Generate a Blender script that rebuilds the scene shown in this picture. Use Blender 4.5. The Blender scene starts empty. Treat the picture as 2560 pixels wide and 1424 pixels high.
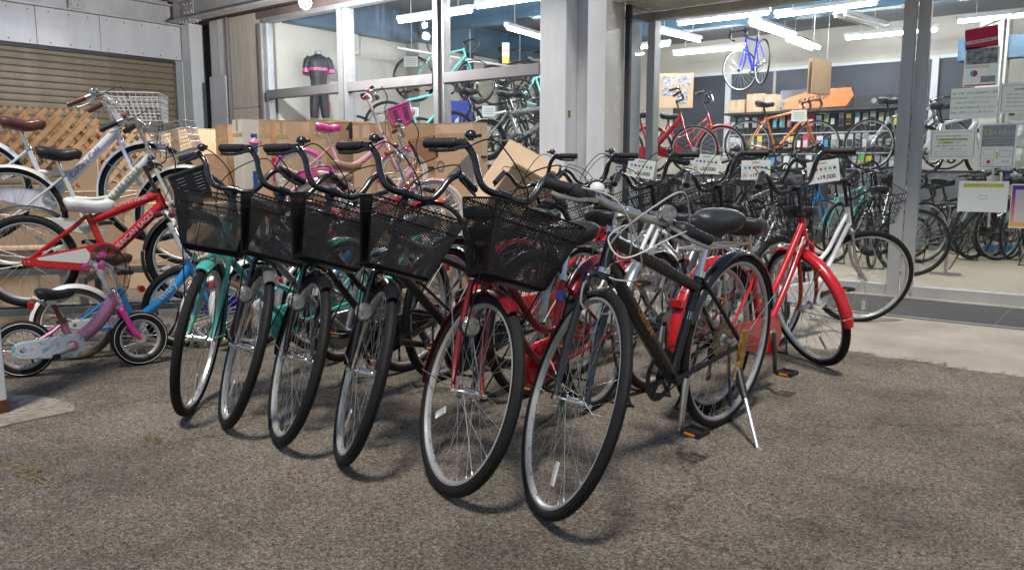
import bpy, bmesh, math, random
from math import sin, cos, pi, radians as R_, sqrt
from mathutils import Vector as V, Matrix
random.seed(7)
sc = bpy.context.scene
C = sc.collection
# ------------------------------------------------------------------ camera, world, light
cd = bpy.data.cameras.new('camera'); cam = bpy.data.objects.new('camera', cd); C.objects.link(cam)
cd.sensor_width = 36; cd.lens = 28.125; cd.clip_start = .05; cd.clip_end = 300
cam.location = (0, 0, 1.05); cam.rotation_euler = (R_(90 - 8.166), 0, R_(38.07))
sc.camera = cam
w = bpy.data.worlds.new('World'); sc.world = w; w.use_nodes = True
nt = w.node_tree; bg = nt.nodes['Background']; sky = nt.nodes.new('ShaderNodeTexSky')
sky.sky_type = 'NISHITA'; sky.sun_disc = False
SUN_EL, SUN_AZ = R_(66), R_(150)      # soft fill sun added behind the camera to brighten surfaces facing it
sky.sun_elevation = SUN_EL; sky.sun_rotation = SUN_AZ
nt.links.new(sky.outputs[0], bg.inputs[0]); bg.inputs[1].default_value = .03
sl = bpy.data.lights.new('sun', 'SUN'); sl.energy = 1.15; sl.angle = R_(9); sl.color = (1, .93, .84)
so = bpy.data.objects.new('sun', sl); C.objects.link(so)
sd = V((sin(SUN_AZ) * cos(SUN_EL), cos(SUN_AZ) * cos(SUN_EL), sin(SUN_EL)))
so.rotation_euler = sd.to_track_quat('Z', 'Y').to_euler()
sc.view_settings.view_transform = 'Standard'; sc.view_settings.look = 'None'
sc.view_settings.exposure = 1.62; sc.view_settings.gamma = 1
try: sc.view_settings.use_curve_mapping = False
except Exception: pass
sc.cycles.use_denoising = True
sc.cycles.max_bounces = 8; sc.cycles.transparent_max_bounces = 24
sc.cycles.caustics_reflective = False; sc.cycles.caustics_refractive = False
sc.cycles.sample_clamp_indirect = 4
# ------------------------------------------------------------------ materials
def newmat(name):
    m = bpy.data.materials.new(name); m.use_nodes = True
    return m, m.node_tree, m.node_tree.nodes['Principled BSDF']
def noise(nt, scale, detail=3, coord='Object', rough=.6):
    tc = nt.nodes.new('ShaderNodeTexCoord'); n = nt.nodes.new('ShaderNodeTexNoise')
    n.inputs['Scale'].default_value = scale; n.inputs['Detail'].default_value = detail; n.inputs['Roughness'].default_value = rough
    nt.links.new(tc.outputs[coord], n.inputs['Vector']); return n
def ramp(nt, src, stops):
    r = nt.nodes.new('ShaderNodeValToRGB'); e = r.color_ramp.elements
    while len(e) < len(stops): e.new(.5)
    for k, (p, c) in enumerate(stops):
        e[k].position = p; e[k].color = (*c, 1) if len(c) == 3 else c
    nt.links.new(src, r.inputs[0]); return r
def mat(name, col, rough=.5, metal=0, coat=0, var=.12, vs=6, bump=0, bs=60, dirt=None, spec=.5, streak=0):
    m, nt, b = newmat(name)
    n = noise(nt, vs, 4)
    a = tuple(max(0, c * (1 - var)) for c in col); z = tuple(min(1, c * (1 + var)) for c in col)
    r = ramp(nt, n.outputs[0], [(.3, a), (.7, z)])
    src = r.outputs[0]
    if dirt:
        n2 = noise(nt, dirt[1], 6, rough=.75); r2 = ramp(nt, n2.outputs[0], [(dirt[2], (0, 0, 0)), (dirt[2] + .06, (1, 1, 1))])
        mx = nt.nodes.new('ShaderNodeMixRGB'); mx.inputs[2].default_value = (*dirt[0], 1)
        nt.links.new(r2.outputs[0], mx.inputs[0]); nt.links.new(src, mx.inputs[1]); src = mx.outputs[0]
    if streak:
        mp = nt.nodes.new('ShaderNodeMapping'); mp.inputs['Scale'].default_value = (3.5, 3.5, .35); tc = nt.nodes.new('ShaderNodeTexCoord'); nt.links.new(tc.outputs['Object'], mp.inputs[0])
        n3 = nt.nodes.new('ShaderNodeTexNoise'); n3.inputs['Scale'].default_value = 1.6; n3.inputs['Detail'].default_value = 6; n3.inputs['Roughness'].default_value = .7; nt.links.new(mp.outputs[0], n3.inputs['Vector'])
        r3 = ramp(nt, n3.outputs[0], [(.4, (1 - streak, 1 - streak * 1.05, 1 - streak * 1.15)), (.58, (1, 1, 1))])
        mx3 = nt.nodes.new('ShaderNodeMixRGB'); mx3.blend_type = 'MULTIPLY'; mx3.inputs[0].default_value = 1; nt.links.new(src, mx3.inputs[1]); nt.links.new(r3.outputs[0], mx3.inputs[2]); src = mx3.outputs[0]
    nt.links.new(src, b.inputs['Base Color'])
    rr = ramp(nt, noise(nt, vs * 3, 3).outputs[0], [(.3, (max(.02, rough - .06),) * 3), (.7, (min(1, rough + .08),) * 3)])
    nt.links.new(rr.outputs[0], b.inputs['Roughness'])
    b.inputs['Metallic'].default_value = metal; b.inputs['Coat Weight'].default_value = coat; b.inputs['Coat Roughness'].default_value = .06
    b.inputs['Specular IOR Level'].default_value = spec
    if bump:
        bp = nt.nodes.new('ShaderNodeBump'); bp.inputs['Strength'].default_value = bump; bp.inputs['Distance'].default_value = .003
        nt.links.new(noise(nt, bs, 4).outputs[0], bp.inputs['Height']); nt.links.new(bp.outputs[0], b.inputs['Normal'])
    return m
def emit(name, col, s):
    m, nt, b = newmat(name); b.inputs['Base Color'].default_value = (*col, 1)
    b.inputs['Emission Color'].default_value = (*col, 1); b.inputs['Emission Strength'].default_value = s; return m
def glassmat(name, tint, refl=.9, dirt=.05):
    m = bpy.data.materials.new(name); m.use_nodes = True; nt = m.node_tree; nt.nodes.clear()
    out = nt.nodes.new('ShaderNodeOutputMaterial'); t = nt.nodes.new('ShaderNodeBsdfTransparent'); t.inputs[0].default_value = (*tint, 1)
    g = nt.nodes.new('ShaderNodeBsdfGlossy'); g.inputs['Roughness'].default_value = .02; g.inputs[0].default_value = (refl,) * 3 + (1,)
    f = nt.nodes.new('ShaderNodeFresnel'); f.inputs[0].default_value = 1.35
    ge = nt.nodes.new('ShaderNodeNewGeometry'); sb = nt.nodes.new('ShaderNodeMath'); sb.operation = 'SUBTRACT'; sb.use_clamp = True
    nt.links.new(f.outputs[0], sb.inputs[0]); nt.links.new(ge.outputs['Backfacing'], sb.inputs[1])
    mx = nt.nodes.new('ShaderNodeMixShader'); nt.links.new(sb.outputs[0], mx.inputs[0]); nt.links.new(t.outputs[0], mx.inputs[1]); nt.links.new(g.outputs[0], mx.inputs[2])
    d = nt.nodes.new('ShaderNodeBsdfDiffuse'); d.inputs[0].default_value = (.8, .85, .9, 1)
    n = noise(nt, 5, 6, rough=.7); mp = nt.nodes.new('ShaderNodeMapping'); mp.inputs['Scale'].default_value = (3, 3, .35)
    tc = nt.nodes.new('ShaderNodeTexCoord'); nt.links.new(tc.outputs['Object'], mp.inputs[0]); nt.links.new(mp.outputs[0], n.inputs['Vector'])
    rr = ramp(nt, n.outputs[0], [(.45, (.004,) * 3), (.8, (dirt,) * 3)])
    m2 = nt.nodes.new('ShaderNodeMixShader'); nt.links.new(rr.outputs[0], m2.inputs[0]); nt.links.new(mx.outputs[0], m2.inputs[1]); nt.links.new(d.outputs[0], m2.inputs[2])
    nt.links.new(m2.outputs[0], out.inputs[0]); return m
K = {}
K['white_paint'] = mat('white_paint', (.68, .7, .715), .45, streak=.07, var=.07, vs=1.5, dirt=((.3, .26, .2), 22, .71), bump=.15, bs=25)
K['fascia'] = mat('fascia_paint', (.56, .57, .6), .42, streak=.07, var=.1, vs=.9, dirt=((.28, .25, .22), 9, .78), bump=.25, bs=3)
K['beam'] = mat('beam_paint', (.5, .5, .52), .5, streak=.12, var=.15, vs=2, dirt=((.22, .15, .1), 14, .7), bump=.2, bs=20)
K['cream_wall'] = mat('cream_wall', (.52, .49, .43), .75, streak=.2, var=.1, vs=1.2, dirt=((.25, .21, .16), 30, .73), bump=.2, bs=40)
K['inner_wall'] = mat('inner_wall', (.6, .565, .5), .85, var=.05, vs=1.2, bump=.15, bs=60)
K['ceiling'] = mat('ceiling_board', (.2, .21, .23), .9, var=.12, vs=1.5)
K['blue_beam'] = mat('blue_beam', (.06, .13, .2), .5, var=.18, vs=2)
K['soffit'] = mat('soffit_panel', (.6, .58, .54), .22, var=.06, vs=2, coat=.4)
K['shutter'] = mat('shutter_slat', (.2, .165, .11), .5, streak=.12, var=.08, vs=1.5, dirt=((.16, .13, .1), 9, .74))
K['alu'] = mat('aluminium', (.36, .36, .365), .42, .6, var=.08, vs=4, dirt=((.2, .19, .18), 40, .75))
K['alu_door'] = mat('door_aluminium', (.5, .5, .49), .42, .25, var=.06, vs=3, dirt=((.25, .24, .22), 30, .74), streak=.08)
K['alu_dark'] = mat('aluminium_rail', (.25, .24, .24), .45, .5, var=.06, vs=3)
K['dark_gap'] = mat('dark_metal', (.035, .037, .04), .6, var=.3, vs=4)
K['brown_trim'] = mat('brown_trim', (.12, .095, .085), .6, var=.2, vs=3)
K['floor'] = mat('shop_floor', (.86, .71, .5), .42, var=.02, vs=1.5)
K['mat_carpet'] = mat('door_mat', (.055, .055, .056), .95, var=.35, vs=150, bump=.8, bs=220)
K['rubber'] = mat('tyre_rubber', (.009, .009, .0095), .68, spec=.3, var=.2, vs=20, bump=.4, bs=160)
K['rubber_brown'] = mat('tan_tyre', (.16, .11, .055), .65, var=.15, vs=20)
K['rubber_cream'] = mat('cream_tyre', (.6, .52, .45), .6, var=.1, vs=20)
K['rubber_grey'] = mat('grey_tyre', (.09, .09, .095), .6, var=.2, vs=20)
K['rim'] = mat('rim_alloy', (.52, .52, .51), .32, .5, var=.08, vs=8)
K['rim_white'] = mat('rim_white', (.72, .72, .7), .35, .1, var=.08, vs=8)
K['steel'] = mat('steel_spoke', (.5, .5, .48), .42, .9, var=.1, vs=10)
K['chrome'] = mat('chrome', (.72, .71, .68), .12, 1, var=.06, vs=10)
K['alloy'] = mat('brushed_alloy', (.55, .54, .5), .32, .9, var=.12, vs=12, dirt=((.2, .17, .12), 60, .7))
K['rust'] = mat('rusty_steel', (.3, .17, .05), .7, .3, var=.45, vs=30, dirt=((.5, .3, .06), 45, .52), bump=.4)
K['dark_rust'] = mat('dark_rust', (.13, .045, .022), .85, 0, var=.5, vs=30, bump=.5)
K['black'] = mat('black_gloss', (.012, .012, .013), .22, 0, .6, var=.2, vs=10)
K['black_matte'] = mat('black_plastic', (.016, .016, .018), .5, var=.2, vs=20, bump=.15, bs=120)
K['wire'] = mat('black_wire', (.006, .006, .0065), .6, 0, var=.2, vs=20, spec=.3)
K['leather'] = mat('black_saddle', (.022, .022, .024), .42, var=.2, vs=14, bump=.25, bs=90)
K['brown_leather'] = mat('brown_saddle', (.13, .045, .03), .38, var=.25, vs=14, coat=.2)
K['tan_leather'] = mat('tan_saddle', (.32, .2, .13), .5, var=.2, vs=14)
for n_, c_, m_ in [('red', (.52, .012, .016), 0), ('darkred', (.2, .009, .014), .25), ('mint', (.08, .5, .42), 0), ('celeste', (.2, .72, .64), 0),
                   ('silver', (.42, .42, .42), .75), ('white', (.78, .79, .78), 0), ('ivory', (.68, .7, .62), 0), ('lavender', (.72, .745, .84), 0), ('pink', (.8, .3, .44), 0), ('palepink', (.75, .42, .5), 0),
                   ('magenta', (.7, .05, .32), 0), ('mauve', (.6, .24, .4), .3), ('sky', (.03, .3, .68), 0), ('blue', (.015, .03, .5), 0), ('navy', (.03, .06, .3), 0), ('orange', (.7, .2, .04), 0),
                   ('graphite', (.007, .007, .0075), 0), ('grey', (.3, .32, .34), .2), ('green', (.1, .45, .12), 0), ('yellow', (.8, .55, .03), 0)]:
    K[n_] = mat('paint_' + n_, c_, .26, m_, .5, var=.06, vs=5)
K['graphite'].node_tree.nodes['Principled BSDF'].inputs['Coat Weight'].default_value = .15
K['grip_brown'] = mat('brown_grip', (.25, .1, .05), .6)
K['grip_maroon'] = mat('maroon_grip', (.14, .03, .05), .5)
K['white_plastic'] = mat('white_plastic', (.75, .75, .73), .4)
K['photo'] = mat('photo_print', (.3, .3, .33), .4, var=.9, vs=26)
K['paper'] = mat('paper', (.86, .88, .84), .7, var=.02)
def translucent(m, f):
    nt = m.node_tree; b = nt.nodes['Principled BSDF']; o = nt.nodes['Material Output']; t = nt.nodes.new('ShaderNodeBsdfTranslucent'); t.inputs[0].default_value = (.95, .96, .92, 1)
    x = nt.nodes.new('ShaderNodeMixShader'); x.inputs[0].default_value = f; nt.links.new(b.outputs[0], x.inputs[1]); nt.links.new(t.outputs[0], x.inputs[2]); nt.links.new(x.outputs[0], o.inputs[0])
translucent(K['paper'], .4)
K['cardboard'] = mat('cardboard', (.54, .37, .225), .85, var=.12, vs=2.5, bump=.3, bs=9, dirt=((.3, .2, .12), 7, .68))
K['cardboard_light'] = mat('cardboard_light', (.62, .45, .29), .85, var=.1, vs=2.5, bump=.3, bs=9, dirt=((.38, .26, .16), 7, .68))
K['cardboard_dark'] = mat('cardboard_dark', (.44, .29, .17), .85, var=.12, vs=2.5, bump=.3, bs=9)
K['tape'] = mat('packing_tape', (.5, .36, .2), .25, var=.1, vs=8)
K['ink'] = mat('print_ink', (.03, .03, .035), .8)
K['ink_purple'] = mat('purple_ink', (.13, .06, .12), .8)
K['ink_grey'] = mat('grey_ink', (.2, .2, .2), .8)
K['ink_red'] = mat('red_ink', (.6, .03, .08), .7)
K['ink_blue'] = mat('blue_ink', (.03, .1, .4), .7)
K['gold_ink'] = mat('gold_ink', (.45, .22, .05), .4, .4)
K['highlight'] = mat('yellow_highlight', (.75, .72, .1), .7)
K['wood'] = mat('cedar_slat', (.33, .19, .085), .7, var=.3, vs=9, bump=.3, bs=40)
K['rack'] = mat('rack_steel', (.1, .115, .11), .5, .3, var=.2, vs=6)
K['stage'] = mat('dark_carpet', (.2, .2, .21), .9, var=.2, vs=30)
K['amber'] = mat('amber_reflector', (.75, .22, .01), .2, coat=.5)
K['red_refl'] = mat('red_reflector', (.5, .01, .01), .15, coat=.6)
K['clear'] = mat('clear_reflector', (.7, .72, .7), .15, .2, coat=.6)
K['lens'] = mat('lamp_lens', (.36, .35, .31), .12, .7, var=.45, vs=70, bump=1, bs=140)
K['skin_dark'] = mat('mannequin_black', (.02, .02, .022), .5)
K['night'] = mat('night_glass', (.05, .055, .07), .45, var=.3, vs=.8, spec=.3)
K['teal'] = mat('teal_pack', (.1, .45, .5), .4)
K['glass'] = glassmat('shop_glass', (.95, .965, .975), .8, .022)
K['glass_clean'] = glassmat('clear_glass', (.95, .965, .975), .8, .018)
K['tube'] = emit('fluorescent_tube', (.95, .98, 1), 38)
K['bulb'] = emit('lit_bulb', (1, .96, .9), 90)
K['cable_grey'] = mat('grey_cable', (.5, .49, .45), .4)
K['holo'] = None
def holomat():
    m, nt, b = newmat('holographic_print'); n = noise(nt, 22, 2); r = ramp(nt, n.outputs[0], [(.34, (.1, .6, .52)), (.42, (.75, .8, .82)), (.56, (.72, .78, .82)), (.6, (.15, .35, .75)), (.66, (.7, .8, .7)), (.74, (.45, .75, .4))])
    nt.links.new(r.outputs[0], b.inputs['Base Color']); b.inputs['Roughness'].default_value = .2; b.inputs['Metallic'].default_value = .3; return m
K['holo'] = holomat()
def asphalt():
    m, nt, b = newmat('asphalt')
    tc = nt.nodes.new('ShaderNodeTexCoord')
    def vor(s, rnd=1):
        v = nt.nodes.new('ShaderNodeTexVoronoi'); v.inputs['Scale'].default_value = s; v.inputs['Randomness'].default_value = rnd; nt.links.new(tc.outputs['Object'], v.inputs['Vector']); return v
    def mixc(bt, f, a, c):
        x = nt.nodes.new('ShaderNodeMixRGB'); x.blend_type = bt
        for i, s in ((0, f), (1, a), (2, c)):
            if hasattr(s, 'is_output') or hasattr(s, 'links'): nt.links.new(s, x.inputs[i])
            else: x.inputs[i].default_value = s if i == 0 else (*s, 1)
        return x.outputs[0]
    v1 = vor(170); v2 = vor(95); nb = noise(nt, .9, 6, rough=.7); nf = noise(nt, 90, 5, rough=.8); nm = noise(nt, 58, 5, rough=.85)
    base = ramp(nt, v1.outputs['Color'], [(0, (.12, .102, .082)), (.5, (.31, .265, .213)), (1, (.58, .51, .42))]).outputs[0]
    big = ramp(nt, nb.outputs[0], [(.32, (.55, .53, .51)), (.5, (.95, .94, .93)), (.7, (1.25, 1.24, 1.22))]).outputs[0]
    c = mixc('MULTIPLY', 1., base, big)
    st = ramp(nt, v2.outputs['Color'], [(.8, (0, 0, 0)), (.86, (1, 1, 1))]).outputs[0]
    st2 = ramp(nt, v2.outputs['Distance'], [(.2, (1, 1, 1)), (.4, (0, 0, 0))]).outputs[0]
    f = mixc('MULTIPLY', 1., st, st2)
    c = mixc('MIX', f, c, (.55, .49, .41))
    pit = ramp(nt, nm.outputs[0], [(.385, (.14, .13, .12)), (.46, (.95, .95, .95)), (.62, (1.12, 1.12, 1.12))]).outputs[0]
    c = mixc('MULTIPLY', 1., c, pit)
    ve = nt.nodes.new('ShaderNodeTexVoronoi'); ve.feature = 'DISTANCE_TO_EDGE'; ve.inputs['Scale'].default_value = .75
    nd = noise(nt, 3.2, 6, rough=.8); va = nt.nodes.new('ShaderNodeVectorMath'); va.operation = 'MULTIPLY_ADD'; va.inputs[1].default_value = (.35, .35, .35)
    nt.links.new(nd.outputs['Color'], va.inputs[0]); nt.links.new(tc.outputs['Object'], va.inputs[2]); nt.links.new(va.outputs[0], ve.inputs['Vector'])
    ck = ramp(nt, ve.outputs['Distance'], [(.0, (.35, .32, .3)), (.006, (1, 1, 1))]).outputs[0]
    cm = ramp(nt, noise(nt, 1.7, 3).outputs[0], [(.42, (0, 0, 0)), (.5, (1, 1, 1))]).outputs[0]
    ck = mixc('MIX', cm, (1., 1., 1.), ck); c = mixc('MULTIPLY', 1., c, ck)
    st3 = ramp(nt, noise(nt, 2.6, 5, rough=.75).outputs[0], [(.32, (.5, .48, .46)), (.5, (1, 1, 1))]).outputs[0]; c = mixc('MULTIPLY', .7, c, st3)
    nt.links.new(c, b.inputs['Base Color']); b.inputs['Roughness'].default_value = .82
    add = nt.nodes.new('ShaderNodeMath'); add.operation = 'ADD'
    h1 = ramp(nt, v1.outputs['Distance'], [(0, (1, 1, 1)), (.7, (0, 0, 0))]).outputs[0]
    h2 = ramp(nt, nm.outputs[0], [(.3, (0, 0, 0)), (.6, (1, 1, 1))]).outputs[0]
    nt.links.new(h1, add.inputs[0]); nt.links.new(h2, add.inputs[1])
    bp = nt.nodes.new('ShaderNodeBump'); bp.inputs['Strength'].default_value = 1; bp.inputs['Distance'].default_value = .007
    nt.links.new(add.outputs[0], bp.inputs['Height']); nt.links.new(bp.outputs[0], b.inputs['Normal']); return m
K['asphalt'] = asphalt()
K['patch'] = mat('patch_concrete', (.3, .27, .22), .85, var=.3, vs=5, dirt=((.16, .14, .115), 30, .52), bump=.8, bs=90)
K['concrete'] = mat('concrete', (.32, .29, .24), .8, var=.25, vs=1.8, dirt=((.2, .175, .145), 38, .6), bump=.5, bs=120)
# ------------------------------------------------------------------ mesh helpers
def cr(pts, k=4):
    P = [V(p) for p in pts]; out = []
    for i in range(len(P) - 1):
        a = P[max(0, i - 1)]; b = P[i]; c = P[i + 1]; d = P[min(len(P) - 1, i + 2)]
        for j in range(k):
            t = j / k
            out.append(.5 * ((2 * b) + (c - a) * t + (2 * a - 5 * b + 4 * c - d) * t * t + (3 * b - a - 3 * c + d) * t ** 3))
    out.append(P[-1]); return out
class MB:
    def __init__(s): s.v = []; s.f = []
    def add(s, vs, fs):
        o = len(s.v); s.v += [tuple(v) for v in vs]; s.f += [tuple(i + o for i in f) for f in fs]; return s
    def box(s, c, d, M=None):
        x, y, z = d[0] / 2, d[1] / 2, d[2] / 2; c = V(c)
        vs = [V((a, b, e)) for a in (-x, x) for b in (-y, y) for e in (-z, z)]
        vs = [(M @ v if M else v) + c for v in vs]
        return s.add(vs, [(0, 1, 3, 2), (4, 6, 7, 5), (0, 4, 5, 1), (2, 3, 7, 6), (0, 2, 6, 4), (1, 5, 7, 3)])
    def bb(s, a, b):   # box from corner a to corner b
        return s.box([(a[i] + b[i]) / 2 for i in range(3)], [abs(b[i] - a[i]) for i in range(3)])
    def bar(s, a, b, w, h, up=(0, 0, 1)):
        a = V(a); b = V(b); x = (b - a); L = x.length; x.normalize(); y = V(up).cross(x)
        if y.length < 1e-4: y = V((0, 1, 0)).cross(x)
        y.normalize(); z = x.cross(y); M = Matrix((x, y, z)).transposed()
        return s.box((a + b) / 2, (L, w, h), M)
    def tube(s, pts, r, n=8, closed=False, flat=1.):
        P = [V(p) for p in pts]; m = len(P)
        rr = r if isinstance(r, (list, tuple)) else [r] * m
        T = []
        for i in range(m):
            if closed: t = P[(i + 1) % m] - P[i - 1]
            else: t = P[min(m - 1, i + 1)] - P[max(0, i - 1)]
            T.append(t.normalized())
        u = V((0, 0, 1)) if abs(T[0].z) < .9 else V((1, 0, 0)); u = (u - T[0] * u.dot(T[0])).normalized()
        vs = []
        for i in range(m):
            u = (u - T[i] * u.dot(T[i])).normalized(); q = T[i].cross(u)
            for j in range(n):
                a = 2 * pi * j / n; vs.append(P[i] + rr[i] * (cos(a) * u + flat * sin(a) * q))
        fs = []
        for i in range(m if closed else m - 1):
            i2 = (i + 1) % m
            for j in range(n):
                k = (j + 1) % n; fs.append((i * n + j, i2 * n + j, i2 * n + k, i * n + k))
        if not closed: fs.append(tuple(range(n))); fs.append(tuple((m - 1) * n + j for j in reversed(range(n))))
        return s.add(vs, fs)
    def cyl(s, a, b, r, n=12, r2=None): return s.tube([a, b], [r, r if r2 is None else r2], n)
    def ball(s, c, r, nu=12, nv=8, sq=(1, 1, 1)):
        c = V(c); vs = []; fs = []
        for i in range(nv + 1):
            t = pi * i / nv
            for j in range(nu):
                p = 2 * pi * j / nu; vs.append(c + V((r * sq[0] * sin(t) * cos(p), r * sq[1] * sin(t) * sin(p), r * sq[2] * cos(t))))
        for i in range(nv):
            for j in range(nu): k = (j + 1) % nu; fs.append((i * nu + j, (i + 1) * nu + j, (i + 1) * nu + k, i * nu + k))
        return s.add(vs, fs)
    def loft(s, rings, closed=True, cap=True, loop=False):
        n = len(rings[0]); vs = [p for r in rings for p in r]; fs = []; m = len(rings)
        for i in range(m if loop else m - 1):
            i2 = (i + 1) % m
            for j in range(n if closed else n - 1): k = (j + 1) % n; fs.append((i * n + j, i2 * n + j, i2 * n + k, i * n + k))
        if cap and closed and not loop: fs.append(tuple(range(n))); fs.append(tuple((m - 1) * n + j for j in reversed(range(n))))
        return s.add(vs, fs)
    def prism(s, poly, off):   # poly: list of 3D points, extruded by vector off
        off = V(off); n = len(poly); a = [V(p) for p in poly]; b = [p + off for p in a]
        return s.add(a + b, [tuple(range(n)), tuple(n + j for j in reversed(range(n)))] + [(j, n + j, n + (j + 1) % n, (j + 1) % n) for j in range(n)])
    def mesh(s, name, m, smooth=True, angle=38, bevel=0):
        me = bpy.data.meshes.new(name); me.from_pydata(s.v, [], s.f)
        bm = bmesh.new(); bm.from_mesh(me); bmesh.ops.recalc_face_normals(bm, faces=bm.faces)
        if bevel: bmesh.ops.bevel(bm, geom=[e for e in bm.edges if e.calc_face_angle(0) > .6], offset=bevel, segments=2, affect='EDGES')
        bm.to_mesh(me); bm.free()
        if smooth:
            me.polygons.foreach_set('use_smooth', [True] * len(me.polygons)); me.set_sharp_from_angle(angle=R_(angle))
        me.materials.append(K[m] if isinstance(m, str) else m); return me
    def obj(s, name, m, parent=None, smooth=True, angle=38, bevel=0):
        return link(name, s.mesh(name, m, smooth, angle, bevel), parent)
def link(name, me, parent=None):
    o = bpy.data.objects.new(name, me); C.objects.link(o)
    if parent: o.parent = parent
    return o
def empty(name, parent=None):
    return link(name, None, parent)
def tag(o, label, cat, group=None, kind=None):
    if label: o['label'] = label
    if cat: o['category'] = cat
    if group: o['group'] = group
    if kind: o['kind'] = kind
    return o
def struct(o): o['kind'] = 'structure'; return o
def text(s, size, m, parent, M, name='lettering', ext=.0006, align='CENTER', bold=0):
    cu = bpy.data.curves.new(name, 'FONT'); cu.body = s; cu.size = size; cu.extrude = ext; cu.align_x = align; cu.align_y = 'CENTER'; cu.offset = bold
    cu.resolution_u = 3
    cu.materials.append(K[m]); tmp = bpy.data.objects.new(name, cu); me = bpy.data.meshes.new_from_object(tmp); me.name = name; bpy.data.objects.remove(tmp)
    if not me.materials: me.materials.append(K[m])
    o = bpy.data.objects.new(name, me); C.objects.link(o); o.parent = parent; o.matrix_local = M; return o
def basis(o, x, y, z):
    x, y, z, o = V(x), V(y), V(z), V(o)
    return Matrix(((x.x, y.x, z.x, o.x), (x.y, y.y, z.y, o.y), (x.z, y.z, z.z, o.z), (0, 0, 0, 1)))
# ------------------------------------------------------------------ bicycle parts
MC = {}
def cache(key, fn):
    if key not in MC: MC[key] = fn()
    return MC[key]
def tyre_mesh(R, wd, m, near):
    n = 150 if near else 48; q = 10 if near else 7; b = MB(); rings = []
    for i in range(n):
        a = 2 * pi * i / n; ring = []
        for j in range(q):
            t = 2 * pi * j / q; out = cos(t)
            rad = R - wd + wd * 1.02 * cos(t); y = wd * .96 * sin(t)
            if near and out > .2: rad += (.0011 if (i + (j % 2)) % 2 else -.0011)
            ring.append((rad * cos(a), y, rad * sin(a)))
        rings.append(ring)
    return b.loft(rings, loop=True).mesh('tyre', m, angle=30 if near else 60)
def rim_mesh(R, wd, m, near):
    n = 64 if near else 40; b = MB(); rings = []; ro = R - 1.75 * wd; ri = ro - .014
    for i in range(n):
        a = 2 * pi * i / n
        rings.append([(r * cos(a), y, r * sin(a)) for r, y in ((ro + .004, -wd * .62), (ro + .004, wd * .62), (ri + .007, wd * .66), (ri, wd * .3), (ri, -wd * .3), (ri + .007, -wd * .66))])
    return b.loft(rings, loop=True).mesh('rim', m, angle=30)
def spoke_mesh(R, wd, ns, near, r=.001):
    b = MB(); ri = R - 1.75 * wd - .012
    for i in range(ns):
        sd = 1 if i % 2 else -1; cr_ = 1 if (i // 2) % 2 else -1
        a = 2 * pi * i / ns; h = a + cr_ * (.95 if ns > 20 else .5)
        p0 = V((.022 * cos(h), sd * .028, .022 * sin(h))); p1 = V((ri * cos(a), sd * .003, ri * sin(a)))
        b.tube([p0, p1], r, 3)
        if near: b.tube([p1 + (p0 - p1).normalized() * .014, p1], .0021, 4)
    return b.mesh('spokes', 'steel', smooth=False)
def hub_mesh(R, big):
    b = MB(); r = .032 if big else .014
    b.tube([(0, -.03, 0), (0, -.026, 0), (0, -.024, 0), (0, .024, 0), (0, .026, 0), (0, .03, 0)], [.026, .026, r, r, .026, .026], 14)
    b.cyl((0, -.062, 0), (0, .062, 0), .0055, 8); b.cyl((0, -.066, 0), (0, -.056, 0), .011, 6); b.cyl((0, .056, 0), (0, .066, 0), .011, 6)
    return b.mesh('hub', 'chrome')
def wheel(name, parent, M, R, wd, tm, rm, ns=36, near=True, big=False, refl=None, det=True):
    wn = empty(name, parent); wn.matrix_local = M
    link('tyre', cache(('ty', R, wd, tm, near), lambda: tyre_mesh(R, wd, tm, near)), wn)
    link('rim', cache(('ri', R, wd, rm, near), lambda: rim_mesh(R, wd, rm, near)), wn)
    s = link('spokes', cache(('sp', R, wd, ns, near), lambda: spoke_mesh(R, wd, ns, near, .00095 if near else .0014)), wn); s['kind'] = 'stuff'
    link('hub', cache(('hu', R > .3, big), lambda: hub_mesh(R, big)), wn)
    if refl is not None:
        def rf():
            b = MB(); b.box((R * .62, .006, 0), (.075 if R > .3 else .05, .006, .026)); return b.mesh('reflector', 'clear', bevel=.002)
        o = link('reflector', cache(('rf', R), rf), wn); o.rotation_euler = (0, refl, 0)
    return wn
def fender(parent, name, m, R, c, f, l, a, a0, a1, w=.027, stay=True, sm='steel', gap=.014, both=True):
    b = MB(); rings = []; n = 22; ro = R + gap; f, l, a, c = V(f), V(l), V(a), V(c)
    for i in range(n + 1):
        t = R_(a0 + (a1 - a0) * i / n); d = cos(t) * f + sin(t) * a; ww = w * (1 if 0 < i < n else .82)
        prof = [(-ww, -.017), (-ww * .8, -.004), (-ww * .35, .003), (ww * .35, .003), (ww * .8, -.004), (ww, -.017), (ww * .9, -.017), (ww * .7, -.007), (0, -.001), (-ww * .7, -.007), (-ww * .9, -.017)]
        rings.append([c + d * (ro + z) + l * y for y, z in prof])
    o = b.loft(rings).obj(name, m, parent, angle=50)
    if stay:
        for k, tt in enumerate((a1 - 8, a1 - 55) if both else (a1 - 8,)):
            t = R_(tt); d = cos(t) * f + sin(t) * a; sb = MB()
            for sg in (-1, 1): sb.tube([c + l * sg * .05, c + l * sg * .034 + d * (ro - .02), c + l * sg * (w + .001) + d * (ro - .008)], .0022, 5)
            sb.tube([c + l * w + d * (ro - .008), c + d * (ro + .006), c - l * w + d * (ro - .008)], .0022, 5)
            sb.obj('fender_stay', sm, o)
    return o
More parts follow.
